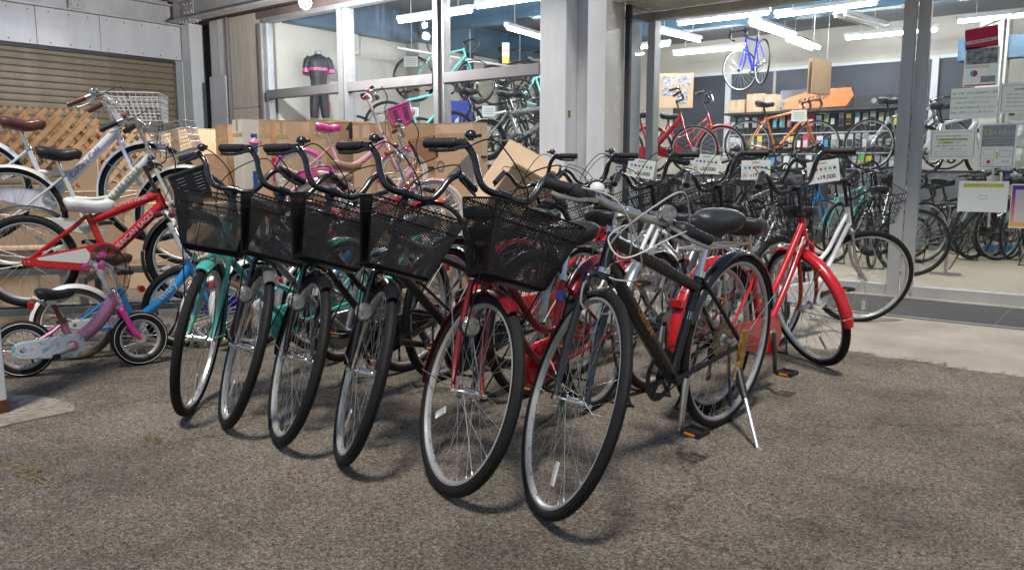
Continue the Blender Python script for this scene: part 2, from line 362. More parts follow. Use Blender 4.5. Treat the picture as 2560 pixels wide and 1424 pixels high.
def saddle_mesh(m, L=.27, W=.205, T=.095):
    b = MB(); rings = []; n = 14; q = 14
    for i in range(n + 1):
        t = i / n; x = -L * .42 + L * t
        wd = W / 2 * (.55 + .45 * sin(pi * min(1, t / .5) * .5 + .3)) if t < .28 else 0
        prof_w = [(0, .62), (.06, .88), (.16, 1), (.3, .94), (.45, .68), (.6, .42), (.8, .28), (.93, .24), (1, .13)]
        for (t0, w0), (t1, w1) in zip(prof_w, prof_w[1:]):
            if t0 <= t <= t1: wd = W / 2 * (w0 + (w1 - w0) * (t - t0) / (t1 - t0))
        zt = .012 * cos((t - .1) * 6) + (.012 if t < .12 else 0) * (1 - t / .12) - (.012 if t > .9 else 0)
        en = min(1, (t + .012) / .13) ** .5 * min(1, (1.02 - t) / .1) ** .5; wd *= .45 + .55 * en
        th = T * (1 - .35 * t) * en; ring = []
        for j in range(q):
            a = 2 * pi * j / q; y = cos(a) * wd; s_ = sin(a)
            z = zt + (s_ * .026 * en if s_ > 0 else s_ * th * (.55 + .45 * abs(cos(a))))
            ring.append((x, y, z))
        rings.append(ring)
    return b.loft(rings).mesh('saddle', m, angle=60)
def basket_mesh(parent, T3, back, depth, top, bot, wt, wb, db, kind, m='wire'):
    """basket in steering coordinates; T3(f, l, a) maps to bike space"""
    bo = empty('basket', parent)
    f0 = back; f1t = back + depth; f0b = back + .02; f1b = f0b + db; ft = .12 if kind == 'thick' else .035; fb_ = .09 if kind == 'thick' else 0
    c = {'tbl': (f0, -wt / 2, top), 'tbr': (f0, wt / 2, top), 'tfl': (f1t, -wt / 2 * .94, top - ft), 'tfr': (f1t, wt / 2 * .94, top - ft),
         'bbl': (f0b, -wb / 2, bot), 'bbr': (f0b, wb / 2, bot), 'bfl': (f1b, -wb / 2 * .95, bot - fb_), 'bfr': (f1b, wb / 2 * .95, bot - fb_)}
    c = {k: V(v) for k, v in c.items()}
    P = lambda v: T3(*v)
    rim = MB(); r = .0034 if kind == 'mesh' else (.0045 if kind == 'thick' else .003)
    loop = []
    for a, b_ in (('tbl', 'tbr'), ('tbr', 'tfr'), ('tfr', 'tfl'), ('tfl', 'tbl')):
        for k in range(8):
            t = .06 + .88 * k / 7; p = c[a].lerp(c[b_], t); loop.append(P(p))
    rim.tube(loop, r, 6, closed=True)
    def rail(h, rr):
        l4 = [c[a].lerp(c[b_], h) for a, b_ in (('tbl', 'bbl'), ('tbr', 'bbr'), ('tfr', 'bfr'), ('tfl', 'bfl'))]; lp = []
        for i in range(4):
            for k in range(6): lp.append(P(l4[i].lerp(l4[(i + 1) % 4], .05 + .9 * k / 5)))
        rim.tube(lp, rr, 5, closed=True)
    if kind == 'mesh': rail(.24, .0026)
    else:
        rail(.3, .0026); rail(.62, .0022)
    rail(.985, .0028)
    rim.obj('basket_rim', m, bo)
    panels = [('tfl', 'tfr', 'bfr', 'bfl', 34), ('tbl', 'tbr', 'bbr', 'bbl', 34), ('tfl', 'tbl', 'bbl', 'bfl', 24), ('tfr', 'tbr', 'bbr', 'bfr', 24), ('bfl', 'bfr', 'bbr', 'bbl', 34)]
    for pi_, (A, B, C_, D, nn) in enumerate(panels):
        g = MB()
        def q(u, v): return P((c[A].lerp(c[B], u)).lerp(c[D].lerp(c[C_], u), v))
        Wd = (c[A] - c[B]).length; Hh = (c[A] - c[D]).length
        if kind == 'mesh':
            su = .0155 / Wd; sv = su * Wd / Hh * .6; n_ = int((1 + sv / sv) / su)
            kk = sv / su    # v per u along a strand
            lines = int((1 + 1 / kk) / su) + 1
            for sg in (0, 1):
                for i in range(lines):
                    u0 = i * su - 1 / kk; a_ = max(0, u0); v0 = (a_ - u0) * kk; e = min(1, u0 + 1 / kk); v1 = (e - u0) * kk
                    if e - a_ < .01 or v0 > 1: continue
                    ua, ub = (a_, e) if sg == 0 else (1 - a_, 1 - e)
                    g.tube([q(ua, v0), q(ub, min(1, v1))], .00155, 3)
        else:
            n1 = max(5, int(Wd / {'fine': .013, 'thick': .034}.get(kind, .028))); n2 = max(4, int(Hh / (.045 if kind != 'fine' else .02))); rr = {'fine': .0013, 'thick': .0028}.get(kind, .0017)
            for i in range(n1 + 1): g.tube([q(i / n1, 0), q(i / n1, 1)], rr, 4)
            for i in range(1, n2): g.tube([q(0, i / n2), q(1, i / n2)], rr * .8, 4)
        o = g.obj('basket_panel', m, bo, smooth=False)
    if kind == 'mesh':
        g = MB()
        for sg in (-1, 1):
            g.tube([P(c['bfl' if sg < 0 else 'bfr'].lerp(c['bbl' if sg < 0 else 'bbr'], .3)) , P((.05, sg * .06, .02))], .003, 5)
        g.obj('basket_stay', m, bo)
    return bo
DEF = dict(R=.335, wd=.0205, WB=1.08, A=69.4, off=.05, bb=(.44, .28), hlen=.15, hs=.682, fx=.03, st=.36, saddle=.8, frame='step2', tr=.0155, bar='city', bk=1.,
           color='black', fork=None, barm='black', grip='black_matte', tyre='rubber', rim='rim', hubm='chrome', saddlem='leather', postm='chrome', fend='black', case='black', basket=None, basketm='wire',
           lamp=True, bell=True, stand='hoop', rearlamp=True, near=True, cables=True, crank=30, ns=36, cr=None, rack=False, refl=True, cassette=False, fa=(50, 178), drop=False, lever=True, spokebig=False)
def bike(label, loc, yaw, steer=0, roll=0, cat='bicycle', group=None, name='bicycle', pitch=0, **kw):
    s = dict(DEF); s.update(kw); S = type('S', (), s)
    root = empty(name); tag(root, label, cat, group)
    root.location = loc
    root.rotation_euler = (Matrix.Rotation(R_(yaw), 3, 'Z') @ Matrix.Rotation(-R_(pitch), 3, 'Y') @ Matrix.Rotation(-R_(roll), 3, 'X')).to_euler()
    A = R_(S.A); R = S.R; near = S.near; k = R / .335
    a = V((-cos(A), 0, sin(A))); f0 = V((sin(A), 0, cos(A))); P0 = V((S.WB, 0, R)) - f0 * S.off
    c, n = cos(R_(steer)), sin(R_(steer)); f = c * f0 + n * V((0, 1, 0)); l = -n * f0 + c * V((0, 1, 0))
    T = lambda ff, ll, aa: P0 + f * ff + l * ll + a * aa
    crown = R + .045; hb = crown + .012; ht = hb + S.hlen; hub = T(S.off, 0, 0)
    q = 10 if near else 7
    # wheels
    wheel('front_wheel', root, basis(hub, f, l, a), R, S.wd, S.tyre, S.rim, S.ns, near, S.spokebig, random.uniform(1.5, 3.2) if S.refl else None)
    wheel('rear_wheel', root, basis((0, 0, R), (1, 0, 0), (0, 1, 0), (0, 0, 1)), R, S.wd, S.tyre, S.rim, S.ns, near, False, random.uniform(0, 6) if S.refl else None)
    # frame
    fr = MB(); hbt, htp = P0 + a * hb, P0 + a * ht
    bb = V((S.bb[0], 0, S.bb[1])); sdir = V((-cos(R_(71)), 0, sin(R_(71)))); sc_ = bb + sdir * S.st; tr = S.tr
    fr.tube([hbt - a * .004, hbt + a * .006, hbt + a * .008, htp - a * .008, htp - a * .006, htp + a * .004], [tr * 1.25, tr * 1.25, tr * 1.1, tr * 1.1, tr * 1.25, tr * 1.25], q + 2)
    fr.tube([bb, sc_], tr * .95, q); fr.cyl(bb + V((0, -.036, 0)), bb + V((0, .036, 0)), .021, q + 2)
    h1 = P0 + a * (hb + (ht - hb) * .8); h0 = P0 + a * (hb + (ht - hb) * .22)
    if S.frame == 'step2':
        m1 = bb + sdir * S.st * .45; h1 = P0 + a * (hb + (ht - hb) * .62); h0 = P0 + a * (hb + (ht - hb) * .12)
        mid = h1.lerp(m1, .55) + V((0, 0, -.055 * k)); mid0 = h0.lerp(bb, .55) + V((.0, 0, -.02 * k))
        fr.tube(cr([h1, h1.lerp(mid, .5), mid, m1]), tr * .85, q); fr.tube(cr([h0, h0.lerp(mid0, .5), mid0, bb]), tr * 1.02, q)
    elif S.frame == 'u':
        m1 = bb + sdir * S.st * .42; h1 = P0 + a * (hb + (ht - hb) * .7)
        fr.tube(cr([h1, h1.lerp(m1, .35) + V((0, 0, -.05 * k)), h1.lerp(m1, .7) + V((0, 0, -.075 * k)), m1], 6), tr * 1.05, q)
        fr.tube(cr([h0, h0.lerp(bb, .35) + V((0, 0, -.05 * k)), h0.lerp(bb, .72) + V((0, 0, -.055 * k)), bb], 6), tr * 1.05, q)
    elif S.frame == 'big':
        fr.tube([h0.lerp(h1, .5), bb + V((.01, 0, .02))], tr * 2.0, q + 2); m1 = bb + sdir * S.st * .55; p = h0.lerp(bb, .55)
        fr.tube(cr([m1, m1.lerp(p, .5) + V((0, 0, -.012)), p + V((0, 0, .012))]), tr * .9, q)
    elif S.frame == 'kid':
        fr.tube(cr([h0.lerp(h1, .5), h0.lerp(bb, .45) + V((0, 0, -.01)), bb], 5), tr * 1.7, q + 2)
    elif S.frame == 'mtb':
        fr.tube([h1, sc_ - sdir * .05], tr * 1.25, q); fr.tube([h0, bb], tr * 1.45, q)
    else:
        fr.tube([h1, sc_ - sdir * .03], tr * 1.0, q); fr.tube([h0, bb], tr * 1.25, q)
    ax = V((0, 0, R)); sj = sc_ - sdir * .02 if S.frame not in ('step2', 'u') else sc_ - sdir * .03
    for sg in (-1, 1):
        fr.tube([sj + V((-.012, sg * .012, 0)), sj.lerp(ax, .25) + V((0, sg * .034, 0)), ax + V((0, sg * .058, 0))], tr * .5, 6)
        fr.tube([bb + V((-.02, sg * .02, 0)), bb.lerp(ax, .3) + V((0, sg * .036, 0)), ax + V((0, sg * .058, 0))], tr * .55, 6)
        fr.box(ax + V((0, sg * .058, 0)), (.035, .005, .04))
    fo = fr.obj('frame', S.color, root)
    # fork
    fk = MB(); fk.tube([T(0, -.045, crown - .02), T(0, -.028, crown), T(0, .028, crown), T(0, .045, crown - .02)], tr * .8, q)
    fk.cyl(T(0, 0, crown - .012), T(0, 0, hb), tr, q)
    for sg in (-1, 1):
        fk.tube(cr([T(0, sg * .042, crown - .006), T(0, sg * .047, R * .62), T(S.off * .25, sg * .05, R * .28), T(S.off, sg * .055, 0)]), [tr * .74] * 9 + [tr * .62, tr * .55, tr * .48, tr * .45], 8)
    fk.obj('fork', S.fork or S.color, root)
    for z in (hb, ht): MB().tube([T(0, 0, z - .007), T(0, 0, z + .009)], tr * 1.32, q + 2).obj('headset', 'black_matte' if S.barm == 'black' else 'chrome', root)
    # stem and handlebar
    stm = MB(); stm.cyl(T(0, 0, ht), T(0, 0, S.hs), .0115, 8); stm.tube([T(0, 0, S.hs - .008), T(S.fx, 0, S.hs)], [.013, .012], 8); stm.cyl(T(S.fx, -.022, S.hs), T(S.fx, .022, S.hs), .0165, 10); stm.cyl(T(0, 0, S.hs - .03), T(0, 0, S.hs + .016), .0145, 10)
    stm.obj('stem', S.barm, root)
    bk = S.bk
    if S.bar == 'city': half = [(.0, .0, 0), (.05, .004, -.004), (.09, .008, .006), (.118, .006, .045), (.138, .0, .092), (.162, -.008, .122), (.192, -.026, .134), (.278, -.118, .124)]; gs, lp = .62, 5.
    elif S.bar == 'flat': half = [(0, 0, 0), (.08, 0, .002), (.14, -.006, .012), (.29, -.02, .006)]; gs, lp = .57, 2
    elif S.bar == 'swept': half = [(0, 0, 0), (.07, .02, .0), (.15, .01, .03), (.2, -.05, .045), (.235, -.19, .03)]; gs, lp = .6, 3
    elif S.bar == 'rise': half = [(0, 0, 0), (.06, 0, 0), (.11, -.01, .07), (.16, -.02, .085), (.26, -.06, .08)]; gs, lp = .6, 3
    else: half = [(0, 0, 0), (.17, 0, 0), (.2, .03, -.005), (.205, .075, -.03), (.205, .085, -.08), (.205, .05, -.13), (.205, -.02, -.14)]; gs, lp = .55, 3
    hp = [T(S.fx + y * bk, x * bk, S.hs + z * bk) for x, y, z in half]; hn = [T(S.fx + y * bk, -x * bk, S.hs + z * bk) for x, y, z in half]
    cp, cn = cr(hp, 5), cr(hn, 5)
    hbm = MB(); hbm.tube(list(reversed(cn)) + cp[1:], .0125, q); hbm.obj('handlebar', S.barm, root)
    if S.bar != 'drop':
        for sd_, curve in ((1, hp), (-1, hn)):
            e, s0 = curve[-1], curve[-2]; dr = (e - s0); Lg = dr.length; dr.normalize(); gl = min(.115 * (bk if bk < 1 else 1), Lg * .92) if S.bar != 'flat' else .13
            g0 = e - dr * gl; g = MB(); m_ = 13 if near else 3; pts = [g0 + dr * (gl * i / m_) for i in range(m_ + 1)]
            g.tube(pts + [e + dr * .004], [(.0182 if i % 2 else .0168) * (1 if bk > .8 else .9) for i in range(m_ + 1)] + [.0145], q + 2); g.obj('grip', S.grip, root)
            if S.lever:
                pv = g0 - dr * .022; dn = (f * .8 - a * .6).normalized(); lv = MB(); lv.cyl(pv - dr * .012, pv + dr * .012, .0155, 10); lv.tube([pv, pv + dn * .03], .009, 6)
                lv.tube(cr([pv + dn * .026 - dr * .015, pv + dn * .036 + dr * .02, pv + dn * .056 + dr * .05, pv + dn * .062 + dr * .1, pv + dn * .056 + dr * .135], 3), [.007] * 6 + [.006] * 7, 6, flat=.7)
                lv.obj('brake_lever', 'alloy' if S.barm == 'alloy' or S.bar in ('swept', 'rise') else 'black', root)
                if S.cables and near:
                    cb = MB(); p1 = pv + dn * .03 - dr * .015; tgt = T(.03 * sd_ * -1 + .03, sd_ * .03, hb + .03)
                    cb.tube(cr([p1, p1 - dr * .06 + f * .05 + a * .012, T(S.fx + .11, sd_ * .03, S.hs + .075), T(S.fx + .12, -sd_ * .03, S.hs - .02), T(S.fx + .06, -sd_ * .035, S.hs - .12), tgt], 6), .0025, 6); cb.obj('brake_cable', 'wire', root)
        if S.bell:
            curve = hp if S.bell == 'left' or S.bell == 2 else hn
            e, s0 = curve[-1], curve[-2]; dr = (e - s0).normalized(); gp = e - dr * (.115 + .05); up = a.lerp(V((0, 0, 1)), .5).normalized()
            bl = MB(); bl.cyl(gp + up * .01, gp + up * .02, .012, 8); bl.tube([gp + up * .018, gp + up * .02, gp + up * .03, gp + up * .04, gp + up * .044], [.018, .023, .022, .015, .003], 12); bl.box(gp + up * .025 - dr * .03, (.012, .012, .01)); bl.cyl(gp + up * .025, gp + up * .022 - dr * .034, .004, 6)
            bl.obj('bell', S.bell if isinstance(S.bell, str) and S.bell in K else 'black', root)
    else:
        for curve in (cp, cn):
            g = MB(); g.tube(curve[8:], .0145, q); g.obj('bar_tape', 'black_matte', root)
            p = curve[13]; g = MB(); g.tube([p, p + f * .04 + a * .03], [.014, .011], 8); g.tube([p + f * .03, p + f * .045 - a * .05, p + f * .03 - a * .1], .006, 6); g.obj('brake_lever', 'black_matte', root)
    # saddle
    sp = sc_ + sdir * ((S.saddle - sc_.z) / sin(R_(71)) - .045); sb = MB(); sb.cyl(sc_ - sdir * .02, sp, .0125, 10); sb.tube([sc_ - sdir * .012, sc_ + sdir * .012], tr * 1.25, 10); sb.obj('seat_post', S.postm, root)
    so_ = link('saddle', cache(('sad', S.saddlem, near), lambda: saddle_mesh(S.saddlem)), root); so_.location = sp + V((0, 0, .05)); so_.scale = (k ** .5,) * 3 if k < .8 else (1, 1, 1)
    if near:
        r_ = MB()
        for sg in (-1, 1): r_.tube(cr([sp + V((-.09, sg * .045, .03)), sp + V((-.04, sg * .022, .0)), sp + V((.05, sg * .02, .0)), sp + V((.11, sg * .008, .035))], 3), .0035, 5)
        r_.box(sp, (.045, .05, .022))
        if S.rearlamp:
            for sg in (-1, 1): r_.tube([sp + V((-.08, sg * .05, .005)) + V((.008 * cos(t), .0, .018 * sin(t) - .0)) + V((0, sg * .002 * t, -.002 * t)) for t in [x * .8 for x in range(20)]], .0022, 4)
        r_.obj('saddle_rails', 'steel', root)
    # crank, chain case, chain
    cx = bb + V((0, -.045, 0)); ca = R_(S.crank); crl = .165 * min(1, k + .05) if k < .9 else .165
    if S.case:
        b = MB(); r0, r1 = S.cr if S.cr else (.092 * max(.62, k), .045 * max(.6, k)); x0, x1 = V((bb.x, 0, bb.z)), V((0, 0, R)); d = (x1 - x0); Ld = d.length; ang = math.atan2(d.z, d.x); off = math.acos((r0 - r1) / Ld); pr = []
        for i in range(15): t = ang + off + (2 * pi - 2 * off) * i / 14; pr.append(x0 + V((cos(t), 0, sin(t))) * r0)
        for i in range(9): t = ang - off + (2 * off) * i / 8; pr.append(x1 + V((cos(t), 0, sin(t))) * r1)
        b.prism([p + V((0, -.04, 0)) for p in pr], (0, -.026, 0)); co = b.obj('chain_case', S.case, root, bevel=.006)
        MB().cyl(bb + V((0, -.063, 0)), bb + V((0, -.068, 0)), .03, 16).obj('crank_cover', 'alloy' if S.case != 'holo' else 'mauve', co)
    else:
        b = MB(); rr = .098 if near else .085; nt_ = 44
        b.add(*ring_gear(cx, rr, nt_)); b.tube([cx, cx + V((0, -.004, 0))], .03, 10)
        for i in range(5): t = 2 * pi * i / 5 + .3; b.bar(cx, cx + V((cos(t), 0, sin(t))) * (rr - .01), .004, .016, up=(0, 1, 0))
        b.obj('chainring', 'dark_gap', root)
        b = MB(); rc = .04
        for dz, (ra, rb) in ((1, (rr, rc)), (-1, (rr, rc))): b.tube([cx + V((0, 0, dz * ra)), V((0, -.045, R + dz * rb))], .004, 4)
        for sgn, cc, rad in ((1, cx, rr), (-1, V((0, -.045, R)), rc)): b.tube([cc + V((sgn * cos(t) * rad, 0, sin(t) * rad)) for t in [-pi / 2 + pi * i / 10 for i in range(11)]], .004, 4)
        b.obj('chain', 'dark_gap', root)
        b = MB()
        for i in range(6): b.cyl((0, -.03 - .004 * i, R), (0, -.032 - .004 * i, R), .05 - .004 * i, 18)
        b.obj('cassette', 'alloy', root)
        if near:
            b = MB(); b.box((.02, -.06, R - .06), (.03, .02, .05)); b.bar((.02, -.055, R - .07), (.045, -.05, R - .15), .008, .02); b.cyl((.02, -.045, R - .075), (.02, -.052, R - .075), .02, 12); b.cyl((.045, -.045, R - .15), (.045, -.052, R - .15), .02, 12); b.obj('derailleur', 'dark_gap', root)
    for sg, an in ((-1, ca), (1, ca + pi)):
        d = V((cos(an), 0, sin(an))); y0 = bb + V((0, sg * (.072 if S.case else .062), 0)); e = y0 + d * crl + V((0, sg * .012, 0))
        b = MB(); b.tube([y0 - d * .012, y0 + d * .01, e - d * .01, e + d * .014], [.0155, .0175, .0135, .0115], 8, flat=.65); b.obj('crank_arm', 'alloy' if (S.barm == 'alloy' or S.postm == 'chrome' and k < .9) else ('black' if S.barm == 'black' else 'alloy'), root)
        b = MB(); pc = e + V((0, sg * .06, 0)); pl = .085 * (k if k < .8 else 1); pw = .07 * (k if k < .8 else 1)
        b.cyl(e, e + V((0, sg * .1, 0)), .0065, 8)
        for xx in (-1, 1): b.box(pc + V((xx * pl / 2 * .8, 0, 0)), (pl * .16, pw * 1.1, .022))
        for yy in (-1, 1): b.box(pc + V((0, yy * pw / 2, 0)), (pl * .8, .007, .02))
        po = b.obj('pedal', 'black_matte', root, bevel=.002)
        for xx in (-1, 1): MB().box(pc + V((xx * (pl / 2 * .8 + pl * .085), 0, 0)), (.004, pw * .6, .009)).obj('reflector', 'amber' if S.case != 'holo' else 'red_refl', po)
    # fenders
    if S.fend:
        fender(root, 'front_fender', S.fend, R, hub, f, l, a, *S.fa, w=max(.022, S.wd * 1.5), stay=near)
        fender(root, 'rear_fender', S.fend, R, (0, 0, R), (1, 0, 0), (0, 1, 0), (0, 0, 1), 40, 195, w=max(.022, S.wd * 1.5), stay=near)
    if S.rearlamp:
        b = MB(); d = V((cos(R_(150)), 0, sin(R_(150)))); b.box(ax + d * (R + .03), (.03, .05, .035)); b.obj('rear_reflector', 'red_refl', root, bevel=.004)
    if S.lamp:
        b = MB(); p = T(S.off + .045, -.062, R * .62); b.tube([p - f * .05, p - f * .03, p, p + f * .008], [.012, .026, .036, .034], 14); b.tube([T(0, -.05, R * .68), p - f * .03], .006, 6)
        lo = b.obj('head_lamp', 'black_matte' if S.barm == 'black' else 'chrome', root); b = MB(); b.tube([p + f * .0085, p + f * .018, p + f * .021], [.033, .026, .004], 14); b.obj('lamp_lens', 'lens', lo)
    if S.stand == 'hoop':
        b = MB(); pts = []
        for sg in (1, -1):
            seq = [V((.0, sg * .07, R)), V((-.02, sg * .085, R * .6)), V((-.075, sg * .13, .02)), V((-.09, sg * .12, .006))]
            pts += seq if sg > 0 else list(reversed(seq))
        b.tube(cr(pts, 4), .0065, 7); b.obj('kickstand', 'black' if S.barm == 'black' else 'steel', root)
    elif S.stand == 'side':
        b = MB(); b.tube([V((.02, .065, R - .1)), V((.17, .25, .02))] if R > .3 else [V((.02, .065, R - .02)), V((.03, .1, R * .45)), V((.035, .15, .01))], .0075, 8); b.cyl((.17, .25, .02), (.178, .275, .016), .011, 8) if R > .3 else None; b.obj('kickstand', 'grey', root)
    if S.rack:
        b = MB(); z = R * 2 + .06; y = .055
        b.tube(cr([(.18, -y, z), (-.2, -y, z), (-.24, 0, z), (-.2, y, z), (.18, y, z)], 4), .005, 6)
        for yy in (-.02, .02): b.tube([(.18, yy, z), (-.22, yy, z)], .003, 5)
        for xx in (.18, .0, -.15): b.tube([(xx, -y, z), (xx, y, z)], .004, 5)
        for sg in (-1, 1): b.tube([(-.06, sg * y, z), (0, sg * .064, R)], .0045, 6)
        b.obj('rear_carrier', S.rack if isinstance(S.rack, str) else 'steel', root)
    if S.basket:
        kd, dims = S.basket
        basket_mesh(root, T, *dims, kd, S.basketm)
    s['T'] = T; s['a'] = a; s['f'] = f; s['l'] = l; s['h0'] = h0; s['h1'] = h1; s['bbv'] = bb; s['sc'] = sc_; s['P0'] = P0; s['hub'] = hub; s['frameobj'] = fo
    root_info[root.name] = s
    return root
root_info = {}
def ring_gear(c, r, n):
    vs = []; fs = []
    for i in range(2 * n):
        t = pi * i / n; ro = r + (.004 if i % 2 else -.002)
        for rad, y in ((ro, -.002), (ro, .002), (r - .022, .002), (r - .022, -.002)): vs.append(V(c) + V((cos(t) * rad, y, sin(t) * rad)))
    m = 2 * n
    for i in range(m):
        for j in range(4): k = (j + 1) % 4; i2 = (i + 1) % m; fs.append((i * 4 + j, i2 * 4 + j, i2 * 4 + k, i * 4 + k))
    return vs, fs
def tube_text(root, s, p0, p1, size, m, r, side=-1):
    """lettering along a frame tube from p0 to p1 (read from the given side)"""
    p0, p1 = V(p0), V(p1); x = (p1 - p0).normalized(); y_ = V((0, side, 0)); up = y_.cross(x)
    z = x.cross(up)
    M = basis((p0 + p1) / 2 + z * (r + .001), x, up, z)
    return text(s, size, m, root_info[root.name]['frameobj'], M)
exec_later = []
# ------------------------------------------------------------------ ground and setting
g = MB(); g.add([(-40, -30, 0), (30, -30, 0), (30, 60, 0), (-40, 60, 0)], [(0, 1, 2, 3)]); struct(g.obj('ground', 'asphalt', smooth=False))
rnd = random.Random(3)
edge = []; x = -11.2
while x < 5: edge.append((x, 4.80 + .035 * sin(x * 2.3) + rnd.uniform(-.02, .02) + .02 * sin(x * 9 + 2 * sin(x * 5)) + (.05 if -1.35 < x < -.75 else 0))); x += .025
g = MB(); n = len(edge); vs = [(a, b, .012) for a, b in edge] + [(a, 7.24, .016) for a, b in edge] + [(a, b - .015, .001) for a, b in edge]
fs = [(i, i + 1, n + i + 1, n + i) for i in range(n - 1)] + [(2 * n + i, 2 * n + i + 1, i + 1, i) for i in range(n - 1)]
g.add(vs, fs); struct(g.obj('concrete_apron', 'concrete', smooth=False))
pts = [(-4.6, .95), (-3.6, 1.15), (-3.62, 1.26), (-3.6, 1.49), (-3.72, 1.53), (-3.85, 1.52), (-4.0, 1.48), (-4.1, 1.42), (-4.6, 1.38)]
g = MB(); g.prism([(a, b, .0005) for a, b in pts], (0, 0, .008)); struct(g.obj('concrete_patch', K['patch'], smooth=False))
mt = empty('door_mat'); tag(mt, 'dark grey carpet entrance mat laid along the glass shop doors', 'door mat')
for i, (u0, u1) in enumerate(((-3.8, -2.26), (-2.255, -.705), (-.7, .9), (.905, 2.4))):
    MB().bb((u0, 6.14, .0165), (u1, 7.0, .022)).obj('carpet_panel', 'mat_carpet', mt, bevel=.003)
b = MB(); b.bb((-3.82, 6.10, .013), (2.42, 6.136, .024)).bb((-3.82, 7.004, .013), (2.42, 7.03, .024))
for u in (-2.2575, -.7025, .9025): b.bb((u - .002, 6.14, .014), (u + .002, 7.0, .0235))
b.obj('edge_strip', 'alu_dark', mt)
def grass(label, cx, cy, n, ln, sx, sy):
    b = MB()
    for i in range(n):
        x, y = cx + random.gauss(0, sx), cy + random.gauss(0, sy); a = random.uniform(0, 2 * pi); L = ln * random.uniform(.5, 1.2); h = random.uniform(.005, .022)
        dx, dy = cos(a) * L, sin(a) * L * .6; wv = V((-dy, dx, 0)).normalized() * .0009
        p1 = V((x + dx * .5 + random.gauss(0, .006), y + dy * .5, h)); b.tube([V((x, y, .002)), p1, V((x + dx, y + dy, h * .5))], [.0016, .0013, .0005], 3)
    o = b.obj('dry_grass', 'straw', smooth=False); o['kind'] = 'stuff'; o['label'] = label; o['category'] = 'grass'
K['straw'] = mat('dry_straw', (.2, .17, .095), .8, var=.4, vs=40)
grass('dry straw coloured weeds lying flat on the asphalt near the white post', -2.98, 1.06, 90, .085, .1, .016)
grass('small tuft of green weed in the asphalt crack by the wheels', -2.97, 1.51, 60, .022, .02, .01)
st_ = MB(); rs = random.Random(11)
for i in range(520):
    a_ = rs.uniform(.1, 2.6); d_ = rs.uniform(1.3, 5.5); x_, y_ = -d_ * sin(a_) * 1.0, d_ * cos(a_ * .6) * .9; rr_ = rs.uniform(.0015, .0038)
    if y_ > 4.7: continue
    st_.ball((x_, y_, rr_ * .3), rr_, 6, 4, (1, rs.uniform(.6, 1), .6))
o = st_.obj('gravel', 'concrete', smooth=False); tag(o, 'small loose stones scattered over the asphalt', 'gravel', None, 'stuff')
# white post, near left
po = empty('steel_post'); tag(po, 'white painted steel canopy post with a rusty base at the left edge', 'post'); po.location = (-3.9, 1.2, 0)
MB().bb((-.1, -.1, .05), (.1, .1, 3.6)).obj('post_shaft', 'white_paint', po, bevel=.004); MB().bb((-.102, -.102, .0), (.102, .102, .07)).obj('base_plate', K['dark_rust'], po, bevel=.003)
# ---- left building: shutter, fascia, beam
LU = -11.28
lw = empty('roller_shutter'); tag(lw, 'closed beige roller shutter of horizontal slats behind the kids bicycles', 'roller shutter')
def slat():
    b = MB(); prof = [(0, 0), (.012, .012), (.016, .045), (.012, .078), (.0, .0865), (-.006, .0865), (-.006, 0)]
    b.loft([[(x, y, z) for x, z in prof] for y in (0, 6.3)]); return b.mesh('slat', 'shutter', angle=25)
sm_ = slat()
for i in range(31):
    o = link('slat', sm_, lw); o.location = (LU - .02, .1, i * .087)
MB().bb((LU - .05, 6.4, 0), (LU + .06, 6.5, 2.62)).obj('guide_rail', 'alu', lw)
fa = empty('fascia'); tag(fa, 'white sheet metal fascia above the roller shutter', 'fascia')
for i, (a_, b_) in enumerate(((.0, 1.5), (1.5, 3.02), (3.02, 4.55), (4.55, 5.35), (5.35, 6.56))):
    z_ = .002 * (i % 2)
    MB().bb((LU - .02, a_ + .003, 2.63), (LU + .05 + z_, b_ - .003, 3.1)).obj('metal_sheet', 'fascia', fa, bevel=.003)
b = MB()
for i in range(26):
    y = .3 + i * .245; b.ball((LU + .053, y, 2.67), .008, 8, 5); b.ball((LU + .053, y, 3.05), .008, 8, 5)
b.obj('rivet', 'dark_gap', fa)['kind'] = 'stuff'
MB().bb((LU - .02, .0, 2.58), (LU + .045, 6.5, 2.625)).obj('bottom_edge', 'dark_gap', fa)
be = empty('steel_beam'); tag(be, 'grey painted steel beam running above the white fascia with bolted plate', 'steel beam')
b = MB(); b.bb((LU - .1, 0, 3.105), (LU + .12, 6.6, 3.12)); b.bb((LU - .01, 0, 3.121), (LU + .01, 6.6, 3.37)); b.bb((LU - .1, 0, 3.371), (LU + .12, 6.6, 3.386)); b.obj('flange', 'beam', be)
def plate(par, M_, nx, ny, sx, sy, px=.09, py=.1):
    b = MB(); b.box((0, 0, 0), (px * (nx - 1) + sx, py * (ny - 1) + sy, .012)); o = b.obj('splice_plate', 'beam', par, bevel=.002); o.matrix_local = M_
    for i in range(nx):
        for j in range(ny): x, y = (i - (nx - 1) / 2) * px, (j - (ny - 1) / 2) * py; MB().tube([(x, y, .006), (x, y, .024), (x, y, .0242), (x, y, .032)], [.017, .017, .009, .009], 6).obj('bolt', 'beam', o)
for y in (5.05,): plate(be, basis((LU + .04, y, 3.24), (0, 1, 0), (0, 0, 1), (1, 0, 0)), 2, 2, .07, .08)
cbm = empty('steel_beam'); tag(cbm, 'grey painted cross beam with rows of bolts over the shop window', 'steel beam')
b = MB(); b.bb((LU + .13, 6.28, 3.135), (-3.2, 6.48, 3.15)); b.bb((LU + .13, 6.37, 3.151), (-3.2, 6.39, 3.42)); b.bb((LU + .13, 6.28, 3.421), (-3.2, 6.48, 3.436)); b.obj('flange', 'beam', cbm)
b = MB(); b.box((0, 0, 0), (.34, .2, .012))
